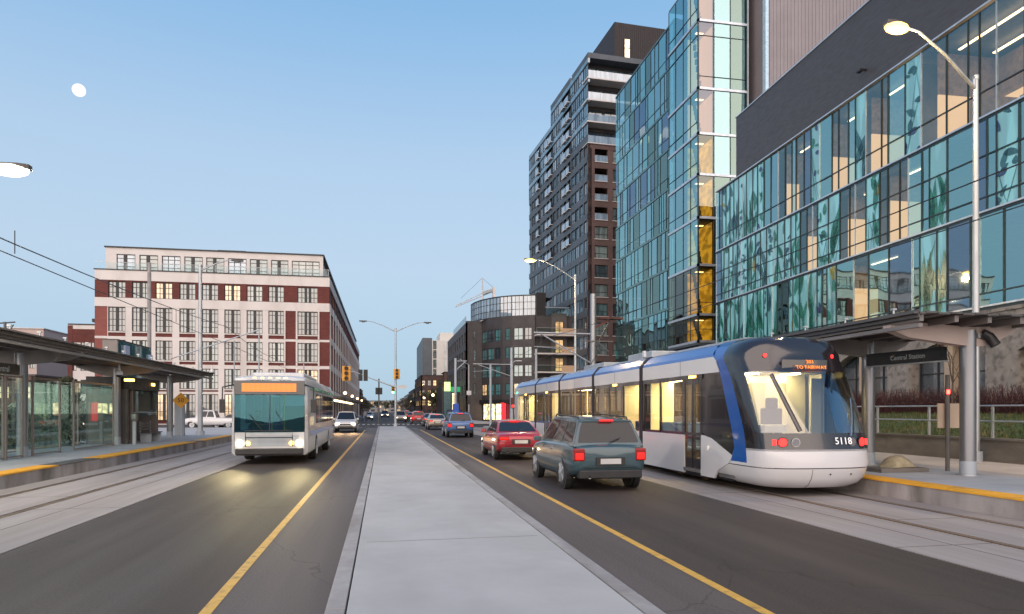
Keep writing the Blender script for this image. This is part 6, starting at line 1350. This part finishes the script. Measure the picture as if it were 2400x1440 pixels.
# people on the left pavement
def person(label, loc, rot, coat, leg, hair, s=1.0, step=.18):
    t = thing('person', label, 'person', loc, rot, 'people walking on the far pavement'); me = bpy.data.meshes.new('body')
    V = [(0, 0, .95), (0, 0, 1.15), (0, .0, 1.38), (0, 0, 1.50), (0, .01, 1.60), (0, .02, 1.72), (.17, 0, 1.40), (.22, -.03, 1.15), (.22, .06, .92), (.23, .10, .82), (-.17, 0, 1.40), (-.22, .03, 1.15), (-.21, -.04, .92), (-.22, -.04, .82), (.09, 0, .90), (.10, step * .6, .50), (.10, step * .9, .09), (.10, step + .13, .04), (-.09, 0, .90), (-.10, -step * .3, .50), (-.10, -step, .10), (-.10, -step + .13, .04)]
    E_ = [(0, 1), (1, 2), (2, 3), (3, 4), (4, 5), (2, 6), (6, 7), (7, 8), (8, 9), (2, 10), (10, 11), (11, 12), (12, 13), (0, 14), (14, 15), (15, 16), (16, 17), (0, 18), (18, 19), (19, 20), (20, 21)]
    Rr = [.16, .15, .17, .06, .09, .09, .075, .055, .04, .035, .075, .055, .04, .035, .10, .07, .05, .04, .10, .07, .05, .04]
    me.from_pydata([(a * s, c * s, d * s) for a, c, d in V], E_, []); o = bpy.data.objects.new('body', me); sc.collection.objects.link(o); o.parent = t; o.modifiers.new('skin', 'SKIN')
    for i, r in enumerate(Rr): me.skin_vertices[0].data[i].radius = (r * s * .95, r * s * .8)
    me.skin_vertices[0].data[0].use_root = True
    q = o.modifiers.new('sub', 'SUBSURF'); q.levels = 1; q.render_levels = 1
    me.materials.append(M[coat]); b = MB(); b.ball((0, -.01 * s, 1.70 * s), .115 * s, hair, 10, 8); b.build('hair', t, smooth=60)
    b = MB(); b.tube([(.09 * s, 0, .92 * s), (.10 * s, step * .6 * s, .50 * s), (.10 * s, step * .9 * s, .14 * s)], [.12 * s, .09 * s, .07 * s], leg, 10); b.tube([(-.09 * s, 0, .92 * s), (-.10 * s, -step * .3 * s, .50 * s), (-.10 * s, -step * s, .15 * s)], [.12 * s, .09 * s, .07 * s], leg, 10); b.build('trousers', t, smooth=60)
M['coat_a'] = mat('coat_grey', (.16, .16, .19), .9); M['coat_b'] = mat('coat_black', (.03, .03, .035), .9); M['jeans'] = mat('jeans', (.05, .07, .12), .9); M['hair'] = mat('hair_dark', (.03, .02, .015), .8)
person('person in a grey coat walking on the pavement at the lofts corner', (lat(856, 93), 93, .13), .2, 'coat_a', 'jeans', 'hair'); person('person in black walking just behind the one in grey', (lat(849, 96), 96, .13), 3.0, 'coat_b', 'jeans', 'hair', .95)

def seated(label, loc, rot, coat, hair):
    t = thing('person', label, 'person', loc, rot); me = bpy.data.meshes.new('body')
    V = [(0, 0, .0), (0, .02, .22), (0, .0, .46), (0, .02, .56), (0, .04, .66), (0, .05, .76), (.18, .0, .45), (.25, .12, .22), (.17, .40, .30), (-.18, 0, .45), (-.25, .12, .22), (-.17, .40, .30), (.10, .42, .02), (.11, .48, -.35), (-.10, .42, .02), (-.11, .48, -.35)]
    E_ = [(0, 1), (1, 2), (2, 3), (3, 4), (4, 5), (2, 6), (6, 7), (7, 8), (2, 9), (9, 10), (10, 11), (0, 12), (12, 13), (0, 14), (14, 15)]; Rr = [.16, .15, .17, .06, .09, .09, .07, .055, .04, .07, .055, .04, .09, .06, .09, .06]
    me.from_pydata(V, E_, []); o = bpy.data.objects.new('body', me); sc.collection.objects.link(o); o.parent = t; o.modifiers.new('skin', 'SKIN')
    for i, r in enumerate(Rr): me.skin_vertices[0].data[i].radius = (r, r * .8)
    me.skin_vertices[0].data[0].use_root = True; q = o.modifiers.new('sub', 'SUBSURF'); q.levels = q.render_levels = 1; me.materials.append(M[coat])
    b = MB(); b.ball((0, .06, .74), .095, 'skin', 10, 8, (.9, 1, 1.15)); b.build('face', t, smooth=60); b = MB(); b.ball((0, .03, .79), .105, hair, 10, 8, (1, 1, .9)); b.build('hair', t, smooth=60)
M['skin'] = mat('skin', (.42, .26, .19), .6)
seated('bus driver in a dark jacket behind the wheel of the bus', (-4.35, 25.55, .98), pi, 'coat_b', 'hair')
